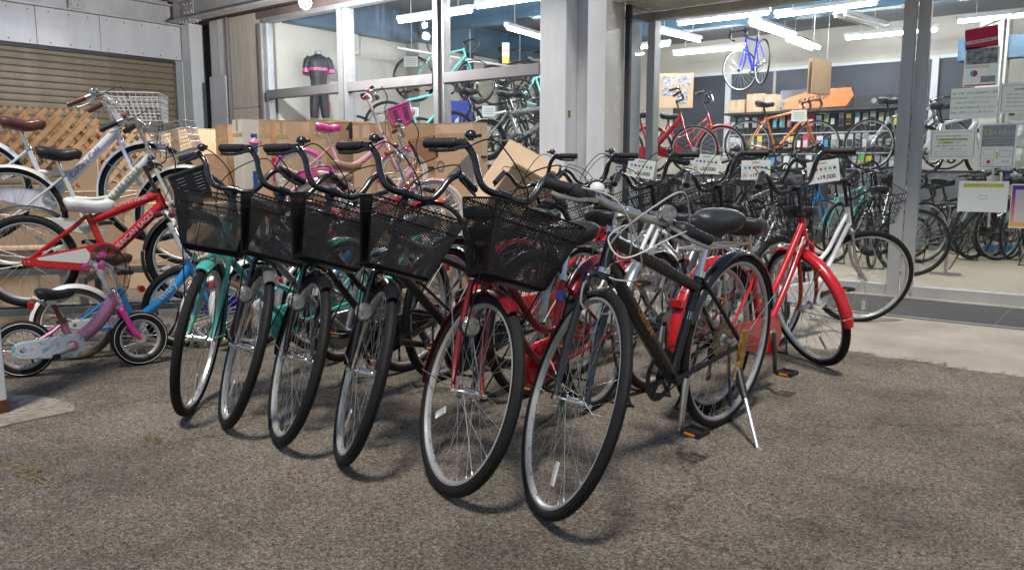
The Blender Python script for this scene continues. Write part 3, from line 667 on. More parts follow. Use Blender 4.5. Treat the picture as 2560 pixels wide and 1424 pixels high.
plate(cbm, basis((-10.78, 6.38, 3.125), (1, 0, 0), (0, -1, 0), (0, 0, -1)), 4, 2, .08, .08, .085, .11)
plate(cbm, basis((-10.72, 6.355, 3.29), (1, 0, 0), (0, 0, 1), (0, -1, 0)), 3, 2, .08, .08, .085, .11)
# canopy deck (dark corrugated roof)
b = MB(); u = -11.5; prof = []
while u < -7.6: prof += [(u, 3.5), (u + .1, 3.5), (u + .13, 3.56), (u + .22, 3.56)]; u += .25
b.loft([[(a_, yy, z_) for a_, z_ in prof] for yy in (4.6, 7.3)], closed=False); b2 = b
ro = b.obj('canopy_roof', 'dark_gap', smooth=False); tag(ro, 'dark corrugated metal canopy roof above the steel beams', 'roof')
# cage lamp
lp = empty('cage_lamp'); tag(lp, 'bare lit bulb in a wire cage clamped to the beam above the window', 'lamp'); lp.location = (-7.33, 5.72, 2.86)
MB().ball((0, 0, 0), .035, 14, 10, (1, 1, 1.15)).obj('bulb', 'bulb', lp); MB().cyl((0, 0, .035), (0, 0, .1), .022, 12).obj('socket', 'white_plastic', lp)
b = MB()
for i in range(6):
    t = pi * i / 3; b.tube(cr([(.02 * cos(t), .02 * sin(t), .06), (.06 * cos(t), .06 * sin(t), .02), (.065 * cos(t), .065 * sin(t), -.03), (.03 * cos(t), .03 * sin(t), -.075), (0, 0, -.085)], 3), .002, 4)
for z, r in ((.02, .06), (-.03, .065)): b.tube([(r * cos(t), r * sin(t), z) for t in [2 * pi * i / 16 for i in range(16)]], .002, 4, closed=True)
b.obj('wire_guard', 'steel', lp)
MB().tube(cr([(0, 0, .09), (.0, .12, .2), (0, .35, .25), (0, .56, .29)], 4), .009, 6).obj('bracket', 'alu', lp)
ll = bpy.data.lights.new('cage_lamp_light', 'POINT'); ll.energy = 85; ll.shadow_soft_size = .045; ll.color = (.97, .98, 1)
lo_ = bpy.data.objects.new('cage_lamp_light', ll); C.objects.link(lo_); lo_.parent = lp; lo_.location = (0, -.02, -.13)
# ---- window wall
def W_(name, mt_, a, b_, label=None, cat=None, bev=.003, parent=None):
    o = MB().bb(a, b_).obj(name, mt_, parent, bevel=bev)
    if label: tag(o, label, cat)
    return o
W_('corner_post', 'white_paint', (-11.2, 6.5, 0), (-10.98, 6.72, 3.13), 'white steel corner post beside the roller shutter', 'post')
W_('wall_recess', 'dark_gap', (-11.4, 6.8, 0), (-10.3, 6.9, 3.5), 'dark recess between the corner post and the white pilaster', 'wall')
b = MB(); b.bb((-10.72, 6.66, 0), (-10.66, 6.8, 3.13)); b.bb((-10.86, 6.7, 0), (-10.8, 6.8, 1.75)); tag(b.obj('steel_channel', 'alu_dark'), 'thin grey steel channels standing in the dark recess', 'channel')
pl = empty('pilaster'); tag(pl, 'white sheet clad pilaster between recess and cream wall', 'pilaster')
MB().bb((-10.62, 6.56, 0), (-10.22, 6.66, 2.36)).obj('lower_panel', 'fascia', pl, bevel=.004); MB().bb((-10.62, 6.6, 2.364), (-10.42, 6.66, 3.13)).obj('upper_panel', 'fascia', pl, bevel=.003); MB().bb((-10.416, 6.595, 2.364), (-10.24, 6.66, 3.13)).obj('upper_panel', 'white_paint', pl, bevel=.003)
MB().bb((-10.2, 6.57, 0), (-10.17, 6.66, 3.13)).obj('edge_trim', 'alu_dark', pl)
cw = empty('cream_wall'); tag(cw, 'cream cement wall panels left of the shop window', 'wall')
MB().bb((-10.16, 6.62, 0), (-9.42, 6.7, 1.895)).obj('wall_panel', 'cream_wall', cw); MB().bb((-10.16, 6.62, 1.902), (-9.42, 6.7, 3.13)).obj('wall_panel', 'cream_wall', cw)
W_('dado_wall', 'cream_wall', (-9.42, 6.64, 0), (-4.74, 6.72, .88), 'low cream wall under the shop window behind the boxes', 'wall')
ww = empty('shop_window'); tag(ww, 'wide aluminium shop window with three bays above the cardboard boxes', 'window')
fr = lambda nm, m_, a, b_: MB().bb(a, b_).obj(nm, m_, ww, bevel=.003)
fr('frame_bar', 'alu', (-9.42, 6.56, .88), (-9.36, 6.7, 2.97)); fr('frame_bar', 'alu', (-9.355, 6.6, .9), (-9.29, 6.7, 2.97)); fr('frame_bar', 'alu', (-7.83, 6.56, .9), (-7.76, 6.7, 2.97)); fr('frame_bar', 'alu', (-7.755, 6.59, .9), (-7.67, 6.7, 2.97))
fr('frame_bar', 'alu', (-6.24, 6.56, .9), (-6.165, 6.7, 2.97)); fr('frame_bar', 'alu', (-6.16, 6.59, .9), (-6.1, 6.7, 2.97)); fr('frame_bar', 'white_paint', (-4.79, 6.56, .9), (-4.735, 6.7, 3.1))
fr('head_rail', 'alu', (-9.355, 6.58, 2.972), (-4.795, 6.7, 3.03)); fr('sill', 'alu', (-9.355, 6.56, .882), (-4.795, 6.7, .898))
for a_, b_ in ((-9.288, -7.832), (-7.668, -6.242), (-6.098, -4.792)):
    fr('middle_rail', 'alu_dark', (a_, 6.55, 1.985), (b_, 6.69, 2.095))
    for z0, z1 in ((.9, 1.983), (2.097, 2.97)): fr('pane', 'glass', (a_ + .001, 6.645, z0), (b_ - .001, 6.651, z1))
W_('shade_box', 'brown_trim', (-9.5, 6.6, 3.034), (-4.75, 6.68, 3.13), 'dark brown header strip above the shop window frame', 'header')
W_('upper_wall', 'brown_trim', (-11.4, 6.72, 3.132), (-4.75, 6.78, 3.52), 'brown grey wall strip between the window header and the canopy roof', 'wall')
W_('gable_wall', 'beam', (-11.6, -1, 3.39), (-11.35, 7, 4.6), 'grey upper wall above the long steel beam at left', 'wall')
# ---- columns and entrance
ca_ = empty('white_column'); tag(ca_, 'white painted steel column between window and entrance with chipped edge', 'column')
MB().bb((-4.73, 6.5, 0), (-4.44, 6.54, 3.3)).obj('flange', 'white_paint', ca_, bevel=.003); MB().bb((-4.50, 6.541, 0), (-4.45, 6.74, 3.3)).obj('web', 'white_paint', ca_, bevel=.003)
MB().bb((-4.452, 6.56, 1.56), (-4.446, 6.6, 1.62)).obj('rust_patch', K['rust'], ca_)
W_('column_infill', 'beam', (-4.44, 6.7, 0), (-4.12, 6.76, 3.3), 'grey recessed strip between the two white columns', 'wall')
cb_ = empty('white_column'); tag(cb_, 'smooth white clad column left of the entrance glass', 'column')
MB().bb((-4.13, 6.4, 0), (-3.94, 6.405, 3.3)).obj('front_sheet', 'white_paint', cb_, bevel=.002); MB().bb((-3.9395, 6.4, 0), (-3.934, 6.72, 3.3)).obj('side_sheet', 'soffit', cb_, bevel=.001); MB().bb((-4.13, 6.406, 0), (-3.94, 6.7, 3.3)).obj('core', 'white_paint', cb_)
sg_ = empty('side_window'); tag(sg_, 'narrow glass side panel returning from white column to door', 'window')
MB().bb((-3.93, 6.73, .02), (-3.88, 6.77, 2.6)).obj('frame_bar', 'dark_gap', sg_); MB().bb((-3.912, 6.771, .1), (-3.906, 7.15, 2.46)).obj('pane', 'glass_clean', sg_); MB().bb((-3.93, 6.771, .0), (-3.885, 7.15, .098)).obj('sill', 'alu', sg_); MB().bb((-3.93, 6.771, 2.462), (-3.885, 7.15, 2.56)).obj('head_rail', 'alu', sg_)
MB().bb((-4.0, 6.78, .1), (-3.99, 7.15, 2.46)).obj('backing_board', 'white_paint', sg_)
so2 = empty('soffit'); tag(so2, 'glossy cream soffit panel above the entrance doors', 'soffit')
MB().bb((-3.92, 6.6, 2.565), (2.4, 7.18, 2.6)).obj('soffit_board', 'soffit', so2); MB().bb((-3.93, 6.5, 2.565), (2.4, 6.59, 3.3)).obj('face_board', 'white_paint', so2)
dr = empty('glass_entrance'); tag(dr, 'aluminium framed glass sliding entrance doors of the bicycle shop', 'entrance')
fd = lambda nm, m_, a, b_: MB().bb(a, b_).obj(nm, m_, dr, bevel=.003)
fd('frame_bar', 'alu_door', (-3.93, 7.16, 0), (-3.85, 7.28, 2.56)); fd('head_rail', 'alu_door', (-3.848, 7.17, 2.49), (2.4, 7.28, 2.56))
fd('frame_bar', 'alu_door', (-1.63, 7.17, 0), (-1.535, 7.22, 2.488)); fd('frame_bar', 'alu_door', (-1.532, 7.225, 0), (-1.44, 7.28, 2.488)); fd('frame_bar', 'alu_door', (.6, 7.18, 0), (.7, 7.27, 2.488))
for a_, b_ in ((-3.848, -1.632), (-1.438, .598), (.702, 2.4)):
    fd('sill', 'alu_door', (a_, 7.18, 0), (b_, 7.26, .1)); fd('pane', 'glass_clean', (a_ + .001, 7.215, .102), (b_ - .001, 7.221, 2.488))
# ---- shop interior shell
o = W_('floor', 'floor', (-9.3, 7.27, -.02), (5.6, 14.7, .02), None, None, 0); struct(o)
o = W_('ceiling', 'ceiling', (-9.4, 6.75, 3.45), (5.6, 14.8, 3.5), None, None, 0); struct(o)
o = W_('wall_left', 'inner_wall', (-9.4, 6.75, 0), (-9.3, 14.7, 3.45), None, None, 0); struct(o)
o = W_('wall_right', 'inner_wall', (5.5, 6.75, 0), (5.6, 14.7, 3.45), None, None, 0); struct(o)
o = W_('wall_front', 'inner_wall', (-4.72, 6.78, 2.6), (4.5, 6.84, 3.45), None, None, 0); struct(o)
o = W_('wall_front', 'inner_wall', (-9.3, 6.78, 3.05), (-4.73, 6.84, 3.45), None, None, 0); struct(o)
BW = 14.5
b = MB(); b.bb((-9.3, BW, 0), (5.5, BW + .1, 1.27)); b.bb((-9.3, BW, 2.85), (5.5, BW + .1, 3.45)); b.bb((-2.09, BW, 1.271), (5.5, BW + .1, 2.849)); b.bb((-9.3, BW, 1.271), (-7.37, BW + .1, 2.849)); struct(b.obj('wall_back', 'inner_wall', smooth=False))
bw = empty('back_window'); tag(bw, 'row of dark night windows with white mullions in the rear wall', 'window')
for i, (a_, b_) in enumerate(((-7.37, -6.28), (-6.18, -4.54), (-4.44, -2.82), (-2.72, -2.09))): MB().bb((a_, BW + .015, 1.32), (b_, BW + .025, 2.8)).obj('pane', 'night', bw)
for u in (-6.23, -4.49, -2.77): MB().bb((u - .05, BW - .05, 1.27), (u + .05, BW - .001, 2.85)).obj('mullion', 'white_paint', bw)
for z in (1.27, 2.8): MB().bb((-7.37, BW - .04, z), (-2.09, BW - .002, z + .05)).obj('frame_bar', 'white_paint', bw)
MB().bb((-5.4, BW + .005, 1.32), (-5.35, BW + .014, 2.8)).obj('blind_edge', 'alu_dark', bw)
for nm, a_, b_, lb in (('ceiling_beam', (-9.29, 6.85, 3.0), (-9.08, 14.49, 3.44), 'blue ceiling beam along the left interior wall'), ('ceiling_beam', (-9.07, 6.86, 3.1), (4.4, 7.1, 3.44), 'blue ceiling beam just inside the shop front'),
    ('ceiling_beam', (-9.07, 9.2, 3.15), (4.4, 9.42, 3.44), 'blue cross beam in the middle of the shop ceiling'), ('ceiling_beam', (-9.07, 11.5, 3.15), (4.4, 11.72, 3.44), 'blue cross beam nearest the rear shop wall'), ('ceiling_beam', (-6.05, 7.11, 3.1), (-5.85, 9.19, 3.44), 'short blue ceiling beam running back from the window')):
    W_(nm, 'blue_beam', a_, b_, lb, 'ceiling beam')
W_('ceiling_beam', 'blue_beam', (-2.2, 12.9, 2.55), (1.5, 13.1, 2.85), 'lower blue beam bracketed along the rear wall at right', 'ceiling beam')
W_('wall_pillar', 'inner_wall', (-9.299, 9.17, 0), (-9.02, 9.5, 3.0), 'cream pillar on the left interior wall beside the bicycles', 'pillar')
W_('wall_pillar', 'inner_wall', (-1.95, 12.85, .0), (-1.6, 13.19, 3.15), 'cream pillar on the rear wall right of the dark windows', 'pillar')
for i, (wv, lb) in enumerate(((9.62, 'dark post carrying the first hung bicycle next to pillar'), (10.5, 'dark post behind the celeste bicycle handlebars'), (11.45, 'dark post between the two black hung bicycles'), (12.55, 'dark post farthest back on the left interior wall'))):
    W_('display_post', 'dark_gap', (-9.25, wv, 0), (-9.15, wv + .13, 3.0), lb, 'post')
# fluorescent fixtures
def fixture(p, ang, label, twin=False, lit=True, L=1.2):
    t = empty('ceiling_light'); tag(t, label, 'ceiling light', 'fluorescent ceiling lights'); t.location = p; t.rotation_euler = (0, 0, R_(ang))
    wd = .2 if twin else .08
    b = MB(); b.prism([(-L / 2 - .03, -wd / 2, .05), (-L / 2 - .03, wd / 2, .05), (-L / 2 - .03, wd * .35, .1), (-L / 2 - .03, -wd * .35, .1)], (L + .06, 0, 0)); b.obj('housing', 'white_plastic', t)
    for y in ((-.06, .06) if twin else (0,)):
        MB().cyl((-L / 2, y, .022), (L / 2, y, .022), .0165, 10).obj('tube', 'tube' if lit else 'white_plastic', t)
        for x in (-L / 2 - .012, L / 2 + .012): MB().box((x, y, .03), (.022, .03, .045)).obj('lamp_holder', 'white_plastic', t)
    for x in (-.4, .4): MB().cyl((x, 0, .1), (x, 0, 3.44 - p[2]), .004, 5).obj('hanger', 'white_plastic', t)
for p, a_, lb, tw, lt in [((-7.27, 7.68, 2.95), 2, 'lit tube light crossing the second window mullion', 0, 1), ((-5.85, 7.6, 2.95), 3, 'lit tube light at the top of the right window bay', 0, 1), ((-7.13, 9.5, 2.95), 97, 'lit tube light running backwards in the right window bay', 0, 1),
    ((-5.5, 10.95, 2.95), 86, 'lit tube light running backwards at the upper left of the door glass', 0, 1), ((-4.46, 10.08, 2.95), 0, 'lit tube light above the hanging blue road bicycle', 0, 1), ((-3.24, 10.3, 2.95), -4, 'longest lit tube light near the top of the door glass', 0, 1),
    ((-4.24, 11.3, 2.95), 88, 'short twin tube light just right of the hanging bicycle', 1, 1), ((-3.1, 11.4, 2.95), 81, 'switched off twin fixture under the door ceiling', 1, 0), ((-4.32, 13.0 - .2, 2.95), 91, 'lit twin tube light above the hanging cardboard sign', 1, 1),
    ((-3.05, 12.7, 2.95), 0, 'lit tube light crossing the door mullion', 0, 1), ((-5.8, 12.6, 2.95), -1, 'lit tube light left of the hanging bicycle wheels', 0, 1), ((-1.5, 12.2, 2.95), 0, 'lit tube light behind the red banner pole', 0, 1),
    ((-1.6, 9.3, 2.95), 0, 'lit tube light beyond the top of the right door', 0, 1), ((.6, 10.4, 2.95), 0, 'lit tube light out toward the right end of the shop', 0, 1), ((-6.6, 11.6, 2.95), 0, 'lit tube light near the back left corner of shop', 0, 1), ((-2.2, 7.9, 2.98), 0, 'lit tube light just inside the entrance doors', 0, 1)]:
    fixture(p, a_, lb, tw, lt)
tk = empty('track_rail'); tag(tk, 'white lighting track rail hanging along the left interior wall', 'track rail')
MB().bar((-8.6, 8.3, 2.78), (-8.6, 13.0, 2.78), .035, .03).obj('rail', 'white_plastic', tk)
for y in (8.6, 9.9, 11.2, 12.5): MB().cyl((-8.6, y, 2.79), (-8.6, y, 3.44), .005, 5).obj('hanger', 'white_plastic', tk)
for y, lb in ((9.35, 'white spotlight on the track rail nearest the window'), (10.75, 'white spotlight midway along the track rail'), (12.75, 'white spotlight at the far end of the track rail')):
    t = empty('spotlight'); tag(t, lb, 'spotlight', 'track spotlights'); t.location = (-8.6, y, 2.76)
    MB().cyl((0, 0, 0), (0, 0, -.1), .012, 8).obj('arm', 'white_plastic', t); MB().tube([(.07, -.03, -.04), (-.06, .03, -.2)], [.06, .055], 14).obj('lamp_head', 'white_plastic', t)
# ------------------------------------------------------------------ front row of city bicycles facing the camera
FR = 'city bicycles in the front row facing the camera'
MBK = ('mesh', (.085, .24, .615, .365, .355, .235, .13))
def crow(lbl, u, w_, yaw, st, **kw):
    a = dict(basket=MBK, frame='step2', group=FR); a.update(kw); return bike(lbl, (u, w_, 0), yaw, st, 0, 'bicycle', **a)
crow('mint green city bicycle with black mesh basket, leftmost of the front row', -3.436, 2.865, -75.7, 31.3, color='mint', fend='mint', case='mint', crank=200)
crow('silver framed city bicycle with grey fender and pink bell', -2.981, 2.918, -85.9, 60.9, color='silver', fork='black', fend='silver', case='silver', bell='pink', crank=70)
crow('black city bicycle with glossy fender between silver bike and black bike', -2.714, 2.911, -81.5, 56.9, color='black', case='black', crank=15)
crow('black city bicycle directly left of the dark red one', -2.185, 2.945, -90.8, 58.2, color='black', frame='diamond', case='black', crank=120)
b5 = crow('dark red city bicycle with the biggest black mesh basket in front', -1.843, 2.966, -83.9, 60.5, color='darkred', fork='darkred', fend='darkred', case='red', frame='u', crank=230, stand='hoop', rack='black')
# hybrid
hy = bike('black hybrid bicycle with flat handlebar and silver crank nearest the camera', (-1.304, 3.066, 0), -94.3, 56.8, 4.3, 'bicycle', R=.36, wd=.0175, WB=1.1, A=70.3, off=.045, bb=(.43, .29), hs=.6, hlen=.13, fx=.1, st=.4, saddle=.865,
    frame='mtb', tr=.0185, bar='flat', color='graphite', fork='black', barm='alloy', fend=None, case=None, basket=None, lamp=False, bell='white_plastic', stand='side', rearlamp=False, crank=100, cables=False)
I = root_info[hy.name]; T = I['T']
tube_text(hy, 'CRESTLINE', I['h0'].lerp(I['bbv'], .22), I['h0'].lerp(I['bbv'], .72), .03, 'gold_ink', .0275, 1)
fender(hy, 'rear_fender', 'black', .36, (0, 0, .36), (1, 0, 0), (0, 1, 0), (0, 0, 1), 20, 160, w=.026, stay=True, both=False)
for q_, pts in enumerate([[T(.1, .2, .62), T(.16, .12, .7), T(.2, .02, .62), T(.14, -.05, .5), T(.06, -.02, .42), T(.0, .02, .44), T(-.08, .02, .46)], [T(.1, -.2, .62), T(.2, -.1, .6), T(.17, .02, .5), T(.1, .08, .42), T(.03, .04, .4), T(0, 0, .41)],
      [T(.1, .2, .61), T(.2, .1, .55), T(.19, -.02, .45), T(.12, -.06, .5), T(.1, .0, .56), T(.05, .05, .48), T(-.05, .03, .45)]]):
    MB().tube(cr(pts, 8), .0026, 6).obj('brake_cable', 'cable_grey', hy)
for sg in (-1, 1):
    MB().tube([T(.1, sg * .135, .602), T(.1, sg * .165, .602), T(.1, sg * .17, .602), T(.1, sg * .21, .602)], [.02, .024, .028, .026], 12).obj('shifter', 'black_matte', hy)
    b = MB(); b.tube(cr([T(.0, sg * .03, .37), T(.015, sg * .055, .36), T(.02, sg * .05, .3), T(.02, sg * .025, .285)], 3), .007, 6, flat=.6); b.obj('brake_arm', 'alloy', hy)
b = MB(); b.tube([T(.12, .1, .63), T(.14, .1, .63)], [.028, .026], 14); b.obj('front_reflector', 'lens', hy)
o = MB().prism([(-.03, .06, .42), (.03, .06, .425), (.045, .06, .33), (.03, .06, .3), (.05, .06, .22), (.015, .06, .2), (-.012, .06, .3)], (0, .012, 0)).obj('stand_bracket', 'rust', hy, bevel=.003)
MB().tube([(.02, .065, .26), (.045, .096, .213), (.075, .133, .168)], [.016, .017, .014], 10).obj('stand_sleeve', 'black_matte', hy)
b = MB()
o = MB().tube([(0, -.03, .36), (0, -.034, .36)], [.075, .075], 24).obj('spoke_protector', 'rust', hy)
for p0, p1, mm in (((.3, .0, .62), (.36, .0, .5), 'paper'),):
    pass
bv, scv = I['bbv'], I['sc']
for t, h, mm in ((.6, .03, 'grey'), (.86, .02, 'grey')):
    c = bv.lerp(scv, t); d = (scv - bv).normalized(); MB().tube([c - d * h / 2, c + d * h / 2], .0172, 12).obj('sticker', mm, I['frameobj'])
# B5 blue label on the seat tube
I5 = root_info[b5.name]; c = I5['bbv'].lerp(I5['sc'], .8); d = (I5['sc'] - I5['bbv']).normalized(); MB().tube([c - d * .02, c + d * .02], .0168, 12).obj('sticker', 'navy', I5['frameobj'])
# ------------------------------------------------------------------ back row facing the shop
BR = 'city bicycles in the middle row facing the shop'
WBK = ('wire', (.085, .24, .62, .39, .35, .25, .14))
def brow(lbl, u, w_, yaw, st, **kw):
    a = dict(basket=WBK, frame='step2', group=BR); a.update(kw); return bike(lbl, (u, w_, 0), yaw, st, 0, 'bicycle', **a)
r1 = brow('bright red city bicycle with its front wheel turned left nearest the concrete', -1.413, 3.235, 85.1, 60.5, color='red', fend='red', case='red', frame='u', crank=-92, WB=1.08, rack=True)
I = root_info[r1.name]; tube_text(r1, 'PLACEUR', I['h0'].lerp(I['bbv'], .05) , I['h1'].lerp(I['bbv'], .25), .028, 'paper', .018, -1)
brow('black city bicycle with fine wire basket left of the bright red bicycle', -1.804, 3.4, 92, 60.9, color='black', case='black', fend='silver', rim='rim', crank=40, basket=('fine', WBK[1]))
brow('city bicycle with silver fenders and wire basket behind the black hybrid', -2.23, 3.402, 91.5, 57.1, color='white', fork='white', case='white', fend='silver', crank=100, basket=('fine', WBK[1]))
brow('red fendered city bicycle fourth along in the middle row', -2.62, 3.36, 90.6, 54.6, color='red', fend='red', case='red', crank=20, basket=('fine', WBK[1]))
brow('black city bicycle partly hidden behind the tilted cardboard box', -3.05, 3.35, 90.5, 56, color='black', fend='black', case='black', crank=150)
NR = 'city bicycles with price cards nearest the shop doors'
brow('white city bicycle with black wire basket at right by the doors', -1.659, 4.646, 80, -44, color='white', fork='silver', fend=None, case='white', lamp=True, group=NR, crank=10)
brow('silver city bicycle with a price card second from the right by doors', -2.05, 4.6, 86, 30, color='silver', fend='silver', case='silver', group=NR, crank=80)
brow('white framed city bicycle with a price card third from the right by doors', -2.42, 4.55, 88, 40, color='white', fend='silver', case='silver', group=NR, crank=140, saddlem='leather')
brow('grey city bicycle with a price card behind the handlebars at column foot', -2.85, 4.5, 90, 35, color='grey', fend='silver', case='grey', group=NR, crank=60)
brow('black city bicycle standing at the foot of the white columns', -3.3, 4.45, 92, 40, color='black', fend='black', case='black', group=NR, crank=60)
def price_card(p, label, price, tilt=0, W=.18, H=.125, ang=38, roll=0):
    t = empty('price_card'); tag(t, label, 'price card', 'price cards on the bicycles'); t.location = p; t.rotation_euler = (R_(90), R_(roll), R_(ang))
    MB().box((0, 0, 0), (W, H, .002)).obj('card', 'paper', t)
    t.rotation_euler = (Matrix.Rotation(R_(ang), 3, 'Z') @ Matrix.Rotation(R_(90 - tilt), 3, 'X') @ Matrix.Rotation(R_(roll), 3, 'Z')).to_euler()
    for i, m_ in enumerate(('sky', 'blue', 'ink_red', 'green', 'grey', 'navy')): MB().box((-W * .36 + i * W * .143, H * .12, .0016), (W * .085, W * .075, .001)).obj('logo_square', m_, t)
    for yy in (.0, .26): MB().box((0, H * yy - H * .03, .0015), (W * .9, .0008, .0008)).obj('printed_line', 'ink_grey', t)
    text('\u2668' if 0 else price, H * .27, 'ink', t, Matrix.Translation((W * .12, -H * .26, .0016)), bold=.0006)
    text('¥', H * .16, 'ink', t, Matrix.Translation((-W * .17, -H * .3, .0016)), bold=.0003)
    text('26', H * .14, 'ink', t, Matrix.Translation((-W * .38, -H * .25, .0016)), bold=.0003)
    MB().tube([(-W * .38 + cos(a) * H * .13, -H * .25 + sin(a) * H * .13, .0018) for a in [2 * pi * i / 20 for i in range(20)]], .0008, 4, closed=True).obj('ring', 'ink', t)
    text('ZURAC', H * .13, 'ink', t, Matrix.Translation((0, H * .38, .0016)))
price_card((-1.62, 5.30, 1.04), 'white price card reading 19,000 in front of the white bicycle', '19,000', roll=8, W=.205, H=.14)
price_card((-2.01, 5.16, 1.05), 'white price card partly hidden by a black grip reading 19', '19,000', roll=1, W=.19)
price_card((-2.31, 5.05, 1.09), 'white price card reading 20,000 third from the right', '20,000', roll=-5, W=.18)
price_card((-2.70, 4.87, 1.06), 'white price card reading 20,000 leftmost by the white column', '20,000', roll=-9, W=.185)
# ------------------------------------------------------------------ kids bicycles and small bikes on the left
KG = 'kids bicycles at the left by the shutter'
def rackstand(label, x, y, z, yaw, L):
    t = empty('bike_rack'); tag(t, label, 'bike rack'); t.location = (x, y, 0); t.rotation_euler = (0, 0, R_(yaw))
    for sy in (-.05, .05): MB().bar((-.4, sy, z - .02), (L + .4, sy, z - .02), .03, .035).obj('rail', 'rack', t, bevel=.002)
    for sx in (-.3, L / 2, L + .3):
        for sy in (-.16, .16): MB().bb((sx - .02, sy - .02, 0), (sx + .02, sy + .02, z - .045)).obj('leg', 'rack', t, bevel=.002)
        MB().bb((sx - .018, -.2, z - .085), (sx + .018, .2, z - .045)).obj('cross_bar', 'rack', t)
lav = bike('pale lavender cruiser bicycle with white wire basket on the upper rack', (-6.05, 2.0, .58), 49, 2, 0, 'bicycle', group=KG, frame='big', tr=.0165, bar='swept', color='lavender', barm='alloy', grip='brown_leather', fend='lavender', case='lavender', cr=(.07, .026), saddlem='brown_leather', rim='rim', bell='chrome', lamp=True, stand=None,
    hs=.64, hlen=.12, saddle=.78, basket=('thick', (.03, .34, .7, .5, .34, .27, .26)), basketm='white_plastic', crank=-20, rack=False, lever=True, pitch=-1)
I = root_info[lav.name]; hm = I['h0'].lerp(I['h1'], .5); tube_text(lav, "CoCo's Café", hm.lerp(I['bbv'], .72), hm.lerp(I['bbv'], .18), .052, 'ink_grey', .0345, -1)
sq = bike('white step-through bicycle with large frame lettering on the upper rack', (-5.82, 2.12, .4), 50, -4, 0, 'bicycle', group=KG, frame='big', tr=.016, bar='swept', color='ivory', barm='alloy', grip='black_matte', fend='ivory', case='ivory', cr=(.05, .018), saddlem='leather', rim='rim', bell='grip_brown', lamp=False, stand=None,
    hs=.66, hlen=.12, saddle=.76, basket=('wire', (.08, .24, .62, .4, .34, .28, .2)), basketm='steel', crank=10)
I = root_info[sq.name]; hm = I['h0'].lerp(I['h1'], .5); tube_text(sq, 'SCALARE STYLE', hm.lerp(I['bbv'], .75), hm.lerp(I['bbv'], .14), .05, 'ink_grey', .0335, -1)
rackstand('dark steel rack holding the two upper adult bicycles at left', -5.9, 2.07, .4, 49.5, 1.05)
red = bike('red junior mountain bicycle with black plastic basket and lettered frame', (-5.1, 1.92, .25), 55, 8, 0, 'bicycle', group=KG, R=.272, wd=.025, WB=.9, A=70, off=.04, bb=(.42, .285), hs=.585, hlen=.115, st=.28, saddle=.6, fx=.05, frame='mtb', tr=.0215, bar='flat', color='red', fork='black', fend=None, case='red', cr=(.09, .022), barm='black',
    saddlem='white_plastic', lamp=False, crank=-35, stand=None, basket=None, ns=28, rearlamp=False)
I = root_info[red.name]; T = I['T']
tube_text(red, 'AMERICAN EAGLE', I['bbv'].lerp(I['h0'], .12), I['bbv'].lerp(I['h0'], .82), .042, 'paper', .034, -1)
tube_text(red, 'SUMMIT KING', I['sc'].lerp(I['h1'], .3), I['sc'].lerp(I['h1'], .95), .03, 'paper', .0295, -1)
fender(red, 'rear_fender', 'black_matte', .272, (0, 0, .272), (1, 0, 0), (0, 1, 0), (0, 0, 1), 55, 118, w=.03, stay=False, gap=.05)
fender(red, 'front_fender', 'black_matte', .272, I['hub'], I['f'], I['l'], I['a'], 35, 150, w=.036, stay=False)
fender(red, 'mud_flap', 'black_matte', .272, I['hub'], I['f'], I['l'], I['a'], 151, 205, w=.02, stay=False, gap=.02)
def plastic_basket(parent, T, m):
    bo = empty('basket', parent); f0, f1, z0, z1, wt, wb = .1, .31, .33, .52, .3, .25
    c = lambda f, l, z: T(f, l, z)
    t = .006
    for nm, q in (('front', [(f1, -wt / 2, z1), (f1, wt / 2, z1), (f1 - .03, wb / 2, z0), (f1 - .03, -wb / 2, z0)]), ('back', [(f0, -wt / 2, z1), (f0, wt / 2, z1), (f0 + .01, wb / 2, z0), (f0 + .01, -wb / 2, z0)]),
                  ('s1', [(f0, -wt / 2, z1), (f1, -wt / 2, z1), (f1 - .03, -wb / 2, z0), (f0 + .01, -wb / 2, z0)]), ('s2', [(f0, wt / 2, z1), (f1, wt / 2, z1), (f1 - .03, wb / 2, z0), (f0 + .01, wb / 2, z0)]), ('b', [(f0 + .01, -wb / 2, z0), (f1 - .03, -wb / 2, z0), (f1 - .03, wb / 2, z0), (f0 + .01, wb / 2, z0)])):
        P = [c(*p) for p in q]; n = (P[1] - P[0]).cross(P[2] - P[0]).normalized() * t
        MB().prism(P, n).obj('basket_wall', m, bo, bevel=.002)
        if nm in ('s1', 's2', 'front'):
            for i in range(7):
                h = .18 + i * .1
                for x0, x1 in ((.12, .34), (.62, .86)):
                    A_, B_ = P[0].lerp(P[3], h), P[1].lerp(P[2], h); MB().tube([A_.lerp(B_, x0) - n * .4, A_.lerp(B_, x1) - n * .4], .005, 5).obj('rib', 'rubber_grey', bo)
    r = MB(); r.tube([c(f0, -wt / 2, z1), c(f0, wt / 2, z1), c(f1, wt / 2, z1), c(f1, -wt / 2, z1)], .009, 6, closed=True); r.obj('basket_rim', m, bo)
plastic_basket(red, lambda f, l, z: T(f, l, z - .03), 'black_matte')
rackstand('low dark rack under the red junior mountain bicycle', -5.1, 1.92, .25, 55, .9)
td = bike('pink toddler bicycle with holographic chain guard at the lower left', (-4.44, 1.61, 0), 66, 14, 0, 'bicycle', group=KG, R=.146, wd=.024, WB=.545, A=68, off=.02, bb=(.225, .15), hs=.4, hlen=.09, st=.13, saddle=.42, fx=.02, frame='kid', tr=.0205, bar='rise', bk=.62, color='mauve', fork='magenta', fend=None, case='holo', cr=(.062, .046), barm='white_plastic',
    grip='magenta', saddlem='leather', postm='brown_leather', lamp=False, crank=205, stand='side', ns=20, rearlamp=False, bell='magenta', refl=False)
I = root_info[td.name]
